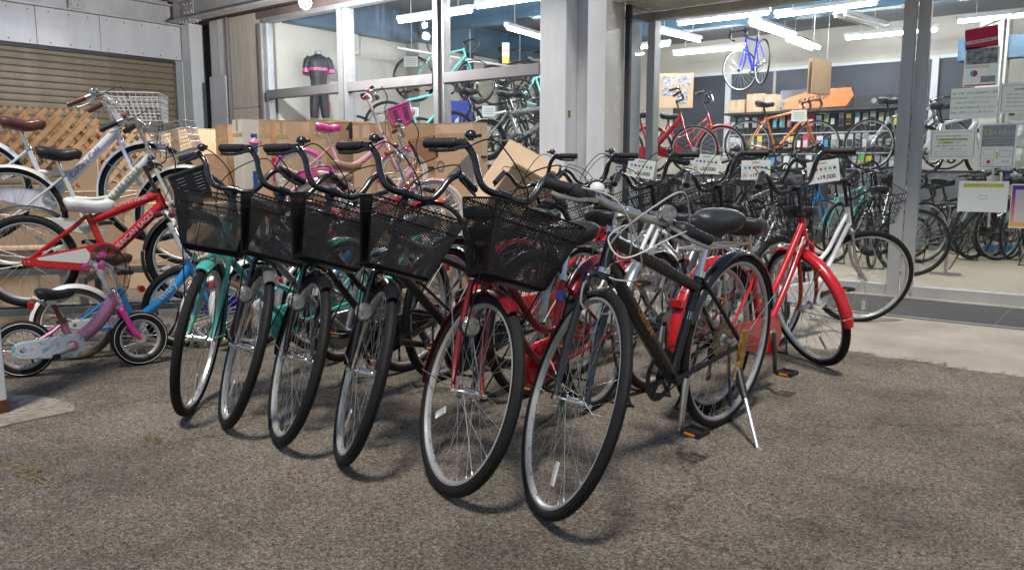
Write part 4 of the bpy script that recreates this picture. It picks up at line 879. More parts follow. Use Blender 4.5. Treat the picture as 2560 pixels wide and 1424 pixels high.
for nm, hb_ in (('f', I['hub']), ('r', V((0, 0, .146)))):
    for sg in (-1, 1):
        ll_ = I['l'] if nm == 'f' else V((0, 1, 0)); ff = I['f'] if nm == 'f' else V((1, 0, 0)); aa = I['a'] if nm == 'f' else V((0, 0, 1))
        MB().tube([hb_ + ll_ * sg * .0215 + (ff * cos(t) + aa * sin(t)) * .133 for t in [2 * pi * i / 40 for i in range(40)]], .0016, 4, closed=True).obj('white_stripe', 'white_plastic', td)
en = bike('sky blue kids bicycle with tan tyres and white dotted chain guard', (-4.62, 1.95, 0), 65, 8, 0, 'bicycle', group=KG, R=.205, wd=.021, WB=.76, A=69, off=.035, bb=(.3, .19), hs=.58, hlen=.11, st=.22, saddle=.56, fx=.04, frame='kid', tr=.016, bar='rise', bk=.85, color='sky', fork='sky', fend='white_plastic', case='white', barm='white_plastic',
    grip='grip_maroon', saddlem='brown_leather', tyre='rubber_brown', rim='rim_white', lamp=False, crank=190, stand=None, ns=28, rearlamp=True, basket=None)
I = root_info[en.name]; hm = I['h0'].lerp(I['h1'], .5); tube_text(en, 'entry', hm.lerp(I['bbv'], .62), hm.lerp(I['bbv'], .24), .06, 'paper', .029, -1)
cs = [c for c in en.children if c.name.startswith('chain_case')][0]
for i in range(12):
    for j in range(3): MB().cyl((.08 + i * .022, -.0665, .2 + j * .016), (.08 + i * .022, -.068, .2 + j * .016), .004, 8).obj('red_dot', 'ink_red', cs)
MB().prism([(.06, -.067, .175), (.24, -.067, .185), (.26, -.067, .178), (.24, -.067, .168), (.06, -.067, .16)], (0, -.0015, 0)).obj('blue_stripe', 'sky', cs)
def kid(lbl, u, w_, z, yaw, st, **kw):
    a = dict(R=.24, wd=.021, WB=.86, A=69, off=.04, bb=(.35, .23), hs=.6, hlen=.11, st=.26, saddle=.6, fx=.04, frame='kid', tr=.0155, bar='rise', bk=.9, lamp=False, stand='hoop', ns=28, group=KG, rearlamp=True, grip='black_matte', barm='chrome'); a.update(kw)
    return bike(lbl, (u, w_, z), yaw, st, 0, 'bicycle', **a)
kid('deep blue kids bicycle with white flame decal behind the front wheels', -4.45, 2.5, 0, 80, 10, color='blue', fend=None, case='blue', tyre='rubber', rim='rim_white', frame='mtb', bar='flat', barm='black')
kid('light blue junior bicycle standing behind the silver city bicycle', -4.1, 2.75, 0, 84, -12, R=.26, WB=.92, bb=(.37, .25), color='sky', fend='white_plastic', case='white', hs=.6, saddle=.66)
kid('mint coloured junior bicycle deep between the two rows', -3.75, 2.95, 0, 88, 10, R=.28, WB=.98, bb=(.4, .26), color='mint', fend='silver', case='mint', hs=.62, saddle=.7)
pk = kid('pink girls bicycle with bright pink handlebar basket on the raised shelf', -5.72, 4.35, .79, 42, 12, R=.22, WB=.88, color='palepink', fork='palepink', fend='magenta', case='magenta', saddlem='magenta', grip='magenta', barm='white_plastic', tyre='rubber_cream', rim='rim_white', hs=.68, saddle=.62, stand=None, basket=None, bk=.75)
I = root_info[pk.name]; T = I['T']
plastic_basket(pk, lambda f, l, z: T(f * .9 + .02, l * .9, z * .85 + .11), 'magenta')
b = MB(); b.ball(T(.3, 0, .48), .045, 14, 10); b.obj('head_lamp', 'clear', pk)
wk = kid('white and pink junior bicycle with a wicker basket behind the pink one', -5.25, 4.15, .45, 40, 8, R=.26, WB=.94, color='palepink', fend='palepink', case='palepink', saddlem='tan_leather', grip='grip_brown', barm='alloy', tyre='rubber_cream', rim='rim_white', hs=.66, saddle=.64, stand=None, basket=('fine', (.06, .2, .6, .4, .26, .22, .15)), basketm='grip_brown')
fl = kid('red junior bicycle with white frame lettering among the pink bicycles', -5.0, 3.85, .28, 42, -6, R=.27, WB=.95, color='red', fork='red', fend='red', case='red', saddlem='tan_leather', grip='grip_brown', barm='alloy', rim='rim_white', frame='big', hs=.62, saddle=.72, stand=None)
I = root_info[fl.name]; hm = I['h0'].lerp(I['h1'], .5); tube_text(fl, 'FILA', hm.lerp(I['bbv'], .5), hm.lerp(I['bbv'], .1), .06, 'paper', .031, -1)
rackstand('raised rack carrying the pink girls bicycle near the window', -5.72, 4.35, .79, 42, .88)
rackstand('lower rack carrying the wicker basket bicycle', -5.25, 4.15, .45, 40, .94)
kid('black junior bicycle with rounded fender left of the pink bicycle', -6.3, 4.3, .12, 60, 20, R=.28, WB=.98, bb=(.4, .26), color='black', fend='black', case='black', hs=.66, saddle=.7, stand=None)
kid('pale blue junior bicycle against the standing cardboard boxes', -6.9, 4.4, .0, 60, -8, R=.28, WB=.98, bb=(.4, .26), color='lavender', fend='silver', case='grey', hs=.66, saddle=.7)
# ------------------------------------------------------------------ cardboard boxes
def box(label, p, d, yaw=0, tilt=0, m='cardboard', prints=(), grp='bicycle cartons outside the window', tilty=0, name='cardboard_box'):
    """d = thickness (local x), depth (local y), height"""
    t = empty(name); tag(t, label, 'cardboard box', grp); t.location = p; t.rotation_euler = (R_(tilty), R_(tilt), R_(yaw))
    x, y, h = d; MB().bb((-x / 2, -y / 2, 0), (x / 2, y / 2, h)).obj('carton', m, t, bevel=.006)
    mt_ = 'cardboard_light' if m != 'cardboard_light' else 'cardboard'
    gap = .004; fl_ = MB()
    MB().bb((-x / 2 + .002, -y / 2 + .002, h + .001), (-gap, y / 2 - .002, h + .006)).obj('flap', mt_, t); MB().bb((gap, -y / 2 + .002, h + .001), (x / 2 - .002, y / 2 - .002, h + .006)).obj('flap', mt_, t)
    MB().bb((-.025, -y / 2 - .0015, h - .12), (.025, -y / 2 - .0005, h + .002)).obj('tape', 'tape', t)
    if name == 'cardboard_box' and h > .5:
        MB().bb((x / 2 + .0004, -.0015, .02), (x / 2 + .0012, .0015, h - .02)).obj('seam', 'cardboard_dark', t)
        if x > .15:
            for zz in (h * .33, h * .9): MB().bb((-x / 2 - .0012, -y / 2 - .0012, zz - .02), (x / 2 + .0012, -y / 2 - .0006, zz + .02)).obj('tape', 'tape', t)
        MB().tube([(x / 2 + .0008, y * .2 - .035, h * .72), (x / 2 + .0008, y * .2 + .035, h * .72)], .012, 8).obj('hand_hole', 'ink', t)
        MB().box((x / 2 + .001, -y * .3, h * .45), (.0014, .16, .11)).obj('sticker', 'paper', t)
        for k in range(4): MB().box((x / 2 + .002, -y * .3, h * .45 + .035 - .022 * k), (.001, .12 - .02 * (k % 2), .006)).obj('printed_line', 'ink_grey', t)
    for kind, face, cx, cz, s_, ink in prints:
        # face 'x' = +u side, 'y' = front side (-w)
        M_ = basis((x / 2 + .001, cx, cz), (0, 1, 0), (0, 0, 1), (1, 0, 0)) if face == 'x' else basis((cx, -y / 2 - .001, cz), (1, 0, 0), (0, 0, 1), (0, -1, 0))
        e = empty('print', t) if kind not in ('text',) else None
        if kind == 'arrows':
            for k in (-.6, .6):
                b = MB(); b.box((k * s_, 0, 0), (s_ * .1, s_ * 1.4, .001)); b.prism([(k * s_ - s_ * .32, s_ * .35, -.0005), (k * s_, s_ * .95, -.0005), (k * s_ + s_ * .32, s_ * .35, -.0005), (k * s_, s_ * .68, -.0005)], (0, 0, .001)); o = b.obj('arrow', ink, e); o.matrix_local = M_
            o = MB().box((0, -s_ * .85, 0), (s_ * 2.6, s_ * .1, .001)).obj('printed_line', ink, e); o.matrix_local = M_
            o = text('KEEP DRY', s_ * .5, ink, e, M_ @ Matrix.Translation((0, -s_ * 1.4, 0)))
        elif kind == 'up':
            b = MB(); b.box((0, -s_ * .2, 0), (s_ * .34, s_ * .7, .001)); b.prism([(-s_ * .45, s_ * .1, -.0005), (0, s_ * .75, -.0005), (s_ * .45, s_ * .1, -.0005)], (0, 0, .001)); o = b.obj('arrow', ink, e); o.matrix_local = M_
            text('UP', s_ * .5, ink, e, M_ @ Matrix.Translation((0, -s_ * .85, 0)), bold=.002)
        elif kind == 'frame':
            b = MB(); 
            for q in ((0, s_, s_ * 1.4, .06), (0, -s_, s_ * 1.4, .06)): b.box((q[0], q[1], 0), (q[2], s_ * .1, .001))
            for q in (-1, 1): b.box((q * s_ * .68, 0, 0), (s_ * .1, s_ * 2, .001))
            b.box((0, 0, 0), (s_ * .12, s_, .001)); b.prism([(-s_ * .3, s_ * .2, -.0005), (0, s_ * .7, -.0005), (s_ * .3, s_ * .2, -.0005)], (0, 0, .001)); o = b.obj('symbol', ink, e); o.matrix_local = M_
        elif kind == 'label':
            o = MB().box((0, 0, 0), (s_, s_ * 5.5, .0015)).obj('sticker', 'paper', e); o.matrix_local = M_
            for i in range(7): o = MB().box((0, s_ * (2.2 - .7 * i), .0012), (s_ * .6, s_ * .14, .0008)).obj('printed_line', 'ink_grey' if i < 6 else 'green', e); o.matrix_local = M_
        elif kind == 'block':
            o = MB().box((0, 0, 0), (s_, s_ * 3, .0012)).obj('printed_patch', ink, e); o.matrix_local = M_
        elif kind == 'text': text(cx if isinstance(cx, str) else '', s_, ink, t, M_)
    return t
A_ = 'arrows'
box('leaning cardboard box leftmost of the standing row', (-9.18, 5.20, 0), (.2, .72, 1.47), -4, -5, 'cardboard_dark', [(A_, 'x', -.2, 1.2, .05, 'ink_purple')])
box('leaning cardboard box second from the left in the row', (-8.73, 5.15, 0), (.2, .74, 1.47), -10, -6, 'cardboard_light', [(A_, 'x', -.2, 1.2, .05, 'ink_purple')])
box('cardboard box with black printed picture on its narrow side', (-8.23, 5.10, 0), (.2, .74, 1.50), -6, -7, 'cardboard', [(A_, 'x', -.2, 1.22, .055, 'ink_purple'), ('block', 'x', -.24, .95, .09, 'ink')])
box('upright cardboard box with purple keep dry arrows on two faces', (-7.80, 5.30, 0), (.24, .74, 1.52), -2, 0, 'cardboard_dark', [(A_, 'x', -.2, 1.28, .055, 'ink_purple'), (A_, 'x', -.24, 1.28, .035, 'ink_purple'), ('label', 'x', -.24, .85, .05, 'ink')])
box('white cardboard box with blue printed bicycle picture', (-7.47, 5.30, 0), (.22, .74, 1.57), -8, 0, 'paper', [('block', 'x', -.24, 1.32, .07, 'ink_blue'), ('block', 'x', -.24, .95, .06, 'ink_blue'), ('label', 'x', -.24, .5, .05, 'ink')])
box('upright cardboard box just right of the white one', (-7.11, 5.35, 0), (.2, .74, 1.55), 0, 0, 'cardboard', [(A_, 'x', -.24, 1.38, .03, 'ink_purple')])
box('open topped cardboard box with two pairs of arrows', (-6.76, 5.35, 0), (.26, .74, 1.53), -12, 0, 'cardboard_light', [(A_, 'x', -.24, 1.32, .03, 'ink_purple'), (A_, 'x', -.2, 1.3, .04, 'ink_purple')])
box('plain tan cardboard box with a torn top flap', (-6.44, 5.50, 0), (.28, .74, 1.53), -3, 0, 'cardboard', [('label', 'x', -.24, .9, .05, 'ink')])
box('cardboard box with a big solid black up arrow', (-6.18, 5.50, 0), (.26, .74, 1.50), -9, 0, 'cardboard_dark', [('up', 'x', -.24, 1.42, .13, 'ink')])
box('cardboard box with small framed symbol right of the up arrow', (-5.90, 5.55, 0), (.24, .7, 1.48), 0, 0, 'cardboard_light', [('frame', 'x', -.24, 1.38, .035, 'ink'), ('label', 'x', -.24, .8, .05, 'ink')])
box('taller cardboard box with framed symbol behind the pink basket', (-5.62, 5.60, 0), (.22, .7, 1.49), -6, 0, 'cardboard', [('frame', 'x', -.24, 1.46, .035, 'ink'), ('label', 'x', -.24, .85, .05, 'ink')])
vt = box('big cardboard bicycle carton with VENTO lettering and dark triangles', (-5.62, 5.9, .36), (1.3, .2, 1.13), -3, 0, 'cardboard_light', [('frame', 'y', .56, .95, .04, 'ink')])
text('VENTO', .15, 'ink_grey', vt, basis((.02, -.102, .72), (1, 0, 0), (0, 0, 1), (0, -1, 0)), bold=.003)
text('ADVENTURE STANDARD', .055, 'ink', vt, basis((.02, -.102, .58), (1, 0, 0), (0, 0, 1), (0, -1, 0)))
MB().prism([(.28, -.1005, .62), (.648, -.1005, .88), (.648, -.1005, .55), (.56, -.1005, .62)], (0, -.001, 0)).obj('printed_triangle', 'ink_grey', vt)
MB().prism([(.27, -.1005, .58), (.60, -.1005, .1), (.56, -.1005, .06), (.27, -.1005, .06)], (0, -.001, 0)).obj('printed_triangle', 'ink_grey', vt)
MB().prism([(.29, -.1005, .6), (.32, -.1005, .6), (.648, -.1005, .2), (.648, -.1005, .15)], (0, -.001, 0)).obj('printed_stripe', 'ink_red', vt)
tb = empty('cardboard_box'); tag(tb, 'tilted cardboard box leaning against the white column', 'cardboard box', 'bicycle cartons outside the window')
e1 = V((-.65, -.05, -.76)).normalized(); e2 = V((.5, -.55, -.45)); e2 = (e2 - e1 * e2.dot(e1)).normalized(); e3 = -e1.cross(e2); tb.matrix_world = basis((-4.22, 5.36, 1.31), e1, e2, e3)
MB().bb((0, 0, 0), (1.1, .42, .55)).obj('carton', 'cardboard_light', tb, bevel=.006); MB().bb((-.001, .01, .56), (.5, .41, .566)).obj('flap', 'cardboard', tb)
text('TOP', .07, 'ink_red', tb, basis((.1, .422, .4), -e3.cross(e3) + V((0, 0, 1)), (-1, 0, 0), (0, 1, 0))); MB().bb((.5, .3, -.002), (.56, .36, -.001)).obj('sticker', 'green', tb)
for i, (p, d, yw, lb) in enumerate([((-5.45, 5.5, 0), (.9, .4, .36), -3, 'closed cardboard box lying under the big bicycle carton'), ((-4.75, 5.2, 0), (.6, .5, .4), 4, 'squat cardboard box beneath the tilted box'), ((-7.3, 3.2, 0), (1.5, .22, .3), 88, 'long flat cardboard box lowest behind red junior bicycle'),
      ((-7.25, 3.2, .31), (1.5, .22, .28), 88, 'long flat cardboard box stacked on the lowest one'), ((-7.28, 3.15, .6), (1.5, .22, .26), 88, 'long flat cardboard box topmost behind the white bicycle'), ((-6.9, 3.9, 0), (.8, .5, .75), 40, 'large plain cardboard box with III mark behind the blue kids bicycle'),
      ((-7.6, 4.6, 0), (.2, .8, 1.2), 75, 'wide upright cardboard box behind the lavender frame'), ((-6.3, 2.2, 0), (.6, .4, .5), 50, 'cardboard box on the ground behind the red bicycle rear wheel'), ((-8.5, 3.8, 0), (.3, .9, 1.25), 60, 'brown cardboard carton with a black bicycle picture')]):
    t = box(lb, p, d, yw, 0, ('cardboard', 'cardboard_light')[i % 2], [('label', 'y', .1, d[2] * .5, .03, 'ink')] if i % 3 == 0 else [], 'cartons stacked on the ground')
# lattice panels
def lattice(label, p, yaw, W, H, lean):
    t = empty('lattice_panel'); tag(t, label, 'lattice panel', 'wooden lattice panels'); t.location = p; t.rotation_euler = (R_(lean), 0, R_(yaw))
    def clip(x0, sg):
        pts = []; x1 = x0 + sg * H
        za, zb = 0, H
        if sg > 0:
            if x0 < 0: za = -x0
            if x1 > W: zb = W - x0
        else:
            if x0 > W: za = x0 - W
            if x1 < 0: zb = x0
        return (x0 + sg * za, za, x0 + sg * zb, zb) if zb - za > .05 else None
    x = -H + .06
    while x < W:
        c_ = clip(x, 1)
        if c_: MB().bar((c_[0], 0, c_[1]), (c_[2], 0, c_[3]), .046, .009, up=(0, 1, 0)).obj('slat', 'wood', t)
        c_ = clip(x + H, -1)
        if c_: MB().bar((c_[0], .012, c_[1]), (c_[2], .012, c_[3]), .046, .009, up=(0, 1, 0)).obj('slat', 'wood', t)
        x += .135
    return t
lattice('wooden lattice panel leaning in front near the left picture edge', (-8.2, 2.62, .98), 88, 1.2, .58, -10)
lattice('wooden lattice panel behind the front one near the shutter', (-8.42, 2.3, 1.0), 86, 1.6, .64, -6)
lattice('wooden lattice panel tilted at the right end behind the saddle', (-8.12, 3.55, .9), 92, .75, .6, -16)
box('cardboard box holding up the wooden lattice panels', (-8.4, 3.2, 0), (2.0, .5, .9), 88, 0, 'cardboard_dark', [], 'cartons stacked on the ground')
# red junior bike: black chainring on the open chain guard
I = root_info[red.name]; cs = [c for c in red.children if c.name.startswith('chain_case')][0]; c0 = I['bbv'] + V((0, -.068, 0))
b = MB(); b.add(*ring_gear(c0, .078, 36))
for i in range(5): t_ = 2 * pi * i / 5; b.bar(c0, c0 + V((cos(t_), 0, sin(t_))) * .06, .004, .02, up=(0, 1, 0))
b.cyl(c0 + V((0, .001, 0)), c0 + V((0, -.006, 0)), .024, 16); b.obj('chainring', 'dark_gap', cs)
MB().prism([(.06, -.0665, .295), (.32, -.0665, .345), (.35, -.0665, .3), (.32, -.0665, .255), (.07, -.0665, .283)], (0, -.0012, 0)).obj('white_decal', 'paper', cs)
# ------------------------------------------------------------------ shop interior stock
IN = 'bicycles displayed inside the shop'
def ibike(lbl, p, yaw, sr=0, **kw):
    a = dict(near=False, R=.34, wd=.014, WB=1.0, A=72, off=.045, bb=(.41, .27), hs=.62, hlen=.15, st=.48, saddle=.93, fx=.09, frame='diamond', tr=.017, bar='drop', fend=None, case=None, basket=None, lamp=False, bell=False, stand=None, rearlamp=False, cables=False, refl=False, ns=24,
             color='black', barm='black', postm='black', rim='black', group=IN); a.update(kw)
    return bike(lbl, p, yaw, sr, 0, "bicycle", **a)
ibike('celeste road bicycle hung high on the left interior wall', (-8.75, 8.8, 2.06), 64, color='celeste', saddle=.98)
ibike('black road bicycle hung on the wall beside the celeste one', (-8.8, 10.75, 2.13), 66, -10)
ibike('black road bicycle hung farthest back on the left wall', (-8.8, 12.0, 1.98), 68)
ibike('celeste road bicycle on the stage with its fork seen below the rail', (-8.0, 7.55, 1.28), 55, color='celeste', saddle=.95)
ibike('black flat bar bicycle at the left end of the window stage', (-8.6, 7.5, 1.12), 70, bar='flat', hs=.72, color='grey')
ibike('black gravel bicycle in the middle of the window stage', (-7.0, 7.7, 1.12), 60, 15, wd=.019)
ibike('dark bicycle with white price tag on the window stage', (-6.7, 8.5, 1.12), 80, 20, bar='flat', color='graphite')
ibike('black road bicycle behind the silver electric bicycle', (-6.1, 8.7, 1.35), 70, -15, color='graphite', saddle=1.0)
eb = ibike('silver small wheeled electric bicycle with fat tyres in the window', (-6.35, 7.6, 1.16), 42, 0, R=.25, wd=.038, WB=.98, bb=(.4, .24), color='silver', rim='rim', frame='mtb', tr=.026, bar='flat', hs=.72, st=.4, saddle=.8, fend='black')
hb_ = ibike('blue road bicycle hanging from the shop ceiling', (-4.72, 12.18, 2.33), 130, 38, color='blue', rim='rim', fork='blue', saddle=.93, pitch=0)
for x_ in (.15, .8): MB().cyl((x_, 0, .75), (x_, 0, 1.1), .004, 5).obj('hanging_wire', 'steel', hb_)
ibike('orange road bicycle standing on the shelf top behind the doors', (-4.4, 10.95, 1.06), 44, -6, color='orange', rim='rim', saddle=.9)
ibike('red electric bicycle with black saddle on the raised stage', (-5.72, 9.75, 1.0), 14, 8, color='red', rim='rim', wd=.018, frame='big', bar='city', hs=.68, saddle=.8, case='red', R=.32)
ibike('red fendered city bicycle behind the red electric bicycle', (-5.6, 10.35, 1.0), 16, -6, color='red', rim='rim', wd=.018, frame='step2', bar='city', hs=.68, saddle=.8, fend='red', case='red', R=.33)
ibike('silver framed road bicycle on the raised stage near the door mullion', (-2.96, 11.6, 1.05), 35, 0, color='silver', rim='rim', saddle=.92)
ibike('white bicycle frame display leaning behind the glass notices', (-2.3, 11.7, .95), 55, 0, color='white', rim='black', tr=.024, wd=.02)
ibike('celeste road bicycle standing just inside the right glass door', (-1.98, 9.5, .02), -78, 78, color='celeste', rim='black', saddle=.95)
ibike('folding bicycle with small silver wheels beyond the floor pump', (-2.1, 10.3, .02), 40, 10, R=.25, wd=.024, WB=.96, bb=(.38, .24), color='graphite', rim='rim', bar='flat', hs=.75, frame='mtb', st=.4, saddle=.85)
FRW = 'dark bicycles parked on the shop floor'
k_ = 0
for (u, w_, yw, cl, fm, bs) in [(-4.3, 8.3, 70, 'grey', 'diamond', 0), (-3.9, 8.4, 78, 'black', 'step2', 1), (-3.45, 8.3, 84, 'white', 'diamond', 0), (-3.05, 8.45, 88, 'graphite', 'step2', 1), (-2.65, 9.3, 80, 'black', 'diamond', 0), (-2.2, 9.0, 94, 'silver', 'step2', 1),
                              (-1.5, 10.6, 60, 'black', 'step2', 1), (-1.15, 10.9, 75, 'grey', 'diamond', 0), (-.85, 10.3, 80, 'black', 'diamond', 0), (-.5, 10.5, 100, 'graphite', 'step2', 0), (-.1, 10.2, 95, 'black', 'diamond', 1), (-1.9, 9.9, 50, 'black', 'mtb', 0)]:
    lb = ['grey road bicycle on the floor nearest the white columns', 'black basket bicycle on the floor second from the columns', 'white road bicycle among dark ones on the shop floor', 'graphite basket bicycle on the floor left of door mullion', 'black road bicycle right behind the white city bicycle wheel', 'silver basket bicycle on the floor behind the door mullion',
          'black basket bicycle behind the arrow notice', 'grey bicycle with flat bars behind the arrow notice', 'black bicycle between arrow notice and purple notice', 'graphite bicycle behind the purple framed notice', 'black basket bicycle at the right picture edge', 'black mountain bicycle behind the celeste front wheel'][k_]; k_ += 1
    ibike(lb, (u, w_, .02), yw, random.uniform(-35, 35), color=cl, frame=fm, group=FRW, bar='city' if fm == 'step2' else 'flat', hs=.69, saddle=.82 if fm == 'step2' else .9, case='black' if fm == 'step2' else None, fend='black' if bs else None, rim=('rim', 'black')[k_ % 2], wd=.018,
          basket=('fine', (.08, .24, .64, .42, .36, .3, .18)) if bs else None, stand='hoop')
def stage(lbl, a, b_):
    t = empty('display_stage'); tag(t, lbl, 'display stage'); MB().bb((a[0], a[1], .02), (b_[0], b_[1], b_[2])).obj('platform', 'stage', t, bevel=.005); MB().bb((a[0] - .01, a[1] - .012, b_[2] + .001), (b_[0] + .01, b_[1] + .01, b_[2] + .022)).obj('top_board', 'dark_gap', t, bevel=.003)
stage('dark carpeted display stage under the bicycles in the window', (-9.0, 6.9, 0), (-5.3, 9.4, 1.09))
stage('dark carpeted stage carrying the red bicycles inside', (-6.0, 9.5, 0), (-4.5, 10.9, .97))
stage('dark shelf carrying the orange bicycle inside the shop', (-4.48, 10.8, 0), (-3.55, 11.9, 1.03))
stage('dark shelf carrying the silver bicycle near the mullion', (-3.4, 11.5, 0), (-1.7, 12.6, 1.02))
# torso mannequin with jersey
mq = empty('mannequin'); tag(mq, 'black cycling jersey with pink chest band on a wall mannequin', 'mannequin'); mq.scale = (.8, .8, .86); mq.location = (-9.12, 7.3, 1.77); mq.rotation_euler = (0, 0, R_(62)); 
def ell(z, rx, ry, y=0, n=20): return [(rx * cos(2 * pi * i / n), y + ry * sin(2 * pi * i / n), z) for i in range(n)]
b = MB(); b.loft([ell(z, rx, ry) for z, rx, ry in ((.38, .15, .1), (.46, .145, .095), (.56, .135, .09), (.68, .155, .105), (.8, .18, .115), (.88, .195, .11), (.93, .19, .095), (.965, .12, .075), (.985, .065, .06), (1.0, .06, .058))]); b.obj('jersey', 'skin_dark', mq, angle=80)
for sg in (-1, 1): MB().tube([(sg * .14, 0, .925), (sg * .185, -.01, .88), (sg * .212, -.015, .79), (sg * .222, -.02, .7)], [.06, .065, .058, .055], 12).obj('sleeve', 'skin_dark', mq); MB().tube([(sg * .2215, -.019, .705), (sg * .215, -.016, .76)], [.0585, .0605], 14).obj('sleeve_band', 'magenta', mq)
MB().tube([(0, 0, .995), (0, 0, 1.05)], [.061, .058], 16).obj('neck', 'grey', mq); MB().loft([ell(z, rx, ry) for z, rx, ry in ((.735, .17, .1125), (.785, .182, .1205))], cap=False).obj('chest_band', 'magenta', mq, angle=80)
text('ESTELLA', .055, 'paper', mq, basis((0, -.128, .755), (1, 0, 0), (0, 0, 1), (0, -1, 0)))
for sg in (-1, 1): MB().tube([(sg * .07, 0, .4), (sg * .08, 0, .25), (sg * .095, -.01, .08), (sg * .1, -.01, .0)], [.085, .088, .075, .068], 14).obj('shorts_leg', 'skin_dark', mq)
MB().tube([(.165, -.02, .25), (.172, -.02, .08)], [.012, .01], 6).obj('side_stripe', 'magenta', mq)
wb_ = empty('wall_box'); tag(wb_, 'white square electrical box high on the left interior wall', 'wall box'); MB().bb((-9.298, 7.8, 2.72), (-9.2, 8.12, 3.0)).obj('housing', 'white_plastic', wb_, bevel=.006); MB().bb((-9.199, 7.83, 2.75), (-9.19, 8.09, 2.97)).obj('cover', 'inner_wall', wb_, bevel=.003)
for i, (p, sz, lb, yw) in enumerate([((-8.49, 8.47, 2.60), (.2, .15), 'white paper tag under the hung celeste saddle', 40), ((-6.71, 8.08, 1.80), (.17, .13), 'white paper tag over the big carton', 35), ((-3.72, 11.0, 1.77), (.2, .15), 'white paper tag on the orange bicycle', 30), ((-7.6, 7.6, 1.8), (.16, .12), 'white paper tag on the stage celeste bicycle', 40)]):
    t = empty('paper_tag'); tag(t, lb, 'paper tag'); t.location = p; t.rotation_euler = (0, 0, R_(yw)); MB().box((0, 0, 0), (sz[0], .004, sz[1])).obj('card', 'paper', t)
    for j in range(4): MB().box((0, -.003, sz[1] * (.25 - .17 * j)), (sz[0] * .7, .001, .004)).obj('printed_line', 'ink_grey', t)
t = empty('sale_tag'); tag(t, 'red white and yellow sale tag hanging in the right window bay', 'sale tag'); t.location = (-7.16, 9.0, 2.66); t.rotation_euler = (0, 0, R_(40))
MB().box((0, 0, 0), (.1, .004, .28)).obj('card', 'paper', t); MB().box((0, -.003, -.09), (.1, .001, .09)).obj('yellow_field', 'yellow', t); text('SALE', .038, 'ink_red', t, basis((0, -.003, .1), (1, 0, 0), (0, 0, 1), (0, -1, 0))); text('特価', .04, 'ink_red', t, basis((0, -.003, .03), (1, 0, 0), (0, 0, 1), (0, -1, 0)))
t = empty('display_banner'); tag(t, 'dark blue standing banner with white animal shape in the window', 'banner'); MB().box((-7.42, 8.2, 1.55), (.5, .02, .85), Matrix.Rotation(R_(35), 3, 'Z')).obj('cloth', 'navy', t)
b = MB(); q_ = Matrix.Rotation(R_(35), 4, 'Z'); o = b.prism([(-.12, 0, -.2), (-.02, 0, -.02), (.02, 0, .12), (.07, 0, .16), (.06, 0, .06), (.12, 0, -.05), (.14, 0, -.22), (.08, 0, -.08), (.0, 0, -.12), (-.06, 0, -.24)], (0, -.003, 0)).obj('white_emblem', 'paper', t); o.matrix_local = Matrix.Translation((-7.41, 8.185, 1.6)) @ q_
for (p, d, lb) in (((-8.9, 6.95, 1.11), (.3, .3, .32), 'small cardboard box standing behind the mannequin legs'), ((-8.45, 7.0, 1.11), (.5, .3, .22), 'open cardboard box with black cloth on the window stage'), ((-7.75, 6.98, 1.11), (.16, .3, .4), 'narrow cardboard box beside the second mullion')):
    box(lb, p, d, 10, 0, 'cardboard', [], 'small cartons on the window stage')
t = empty('seat_tube_stand'); tag(t, 'grey metal prop leaning on the window stage left of the mullion', 'prop'); MB().bar((-8.35, 6.95, 1.2), (-8.1, 7.0, 1.72), .05, .03).obj('shaft', 'grey', t); MB().cyl((-8.1, 6.96, 1.74), (-8.1, 7.04, 1.74), .05, 12).obj('clamp', 'grey', t)
# accessory rack with hanging packs
ar = empty('accessory_rack'); tag(ar, 'dark perforated accessory rack at the back of the shop', 'display rack')
MB().bb((-5.5, 12.98, .3), (-2.7, 13.02, 1.92)).obj('back_panel', 'dark_gap', ar)
for z in (.5, .82, 1.14, 1.46, 1.78): MB().bb((-5.5, 12.9, z + .155), (-2.7, 12.93, z + .17)).obj('rail', 'steel', ar)
MB().bb((-5.5, 12.6, 1.93), (-2.7, 13.05, 1.96)).obj('top_shelf', 'dark_gap', ar)
pm = ['teal', 'black_matte', 'paper', 'green', 'cardboard_light', 'black', 'clear', 'clear', 'ink_red', 'grey', 'navy', 'black', 'paper', 'black_matte', 'photo', 'white_plastic', 'photo', 'grey', 'sky', 'yellow']
rp = random.Random(5); packs = {}
def pack(x, y, z, grp, lb, i):
    m_ = pm[rp.randrange(len(pm))]; t = empty('blister_pack'); tag(t, lb, 'blister pack', grp); t.location = (x, y, z); t.scale = (rp.uniform(.8, 1.15), 1, rp.uniform(.75, 1.15))
    link('card', cache(('pk', m_), lambda: MB().box((0, 0, 0), (.085, .004, .2)).mesh('card', m_, False)), t)
    m2 = pm[rp.randrange(len(pm))]; link('blister', cache(('pb', m2), lambda: MB().box((0, -.016, -.03), (.06, .026, .1)).mesh('blister', m2, False)), t)
i = 0
for z in (.5, .82, 1.14, 1.46, 1.78):
    x = -5.42
    while x < -2.75: pack(x, 12.88 - rp.uniform(0, .05), z + .03, 'accessory packs on the back rack', 'small accessory pack hanging on the dark rack behind the orange bicycle', i); x += rp.uniform(.1, .125); i += 1
ar2 = empty('accessory_rack'); tag(ar2, 'crowded accessory rack on the rear wall behind the right door notices', 'display rack'); MB().bb((-1.55, 13.1, .3), (1.6, 13.14, 2.0)).obj('back_panel', 'paper', ar2)
for z in (.9, 1.22, 1.54, 1.86): MB().bb((-1.55, 13.03, z + .155), (1.6, 13.06, z + .17)).obj('rail', 'steel', ar2)
for z in (.9, 1.22, 1.54, 1.86):
    x = -1.5
    while x < .3: pack(x, 13.0 - rp.uniform(0, .05), z + .03, 'accessory packs on the right rack', 'small accessory pack hanging behind the right door notices', i); x += rp.uniform(.1, .13); i += 1
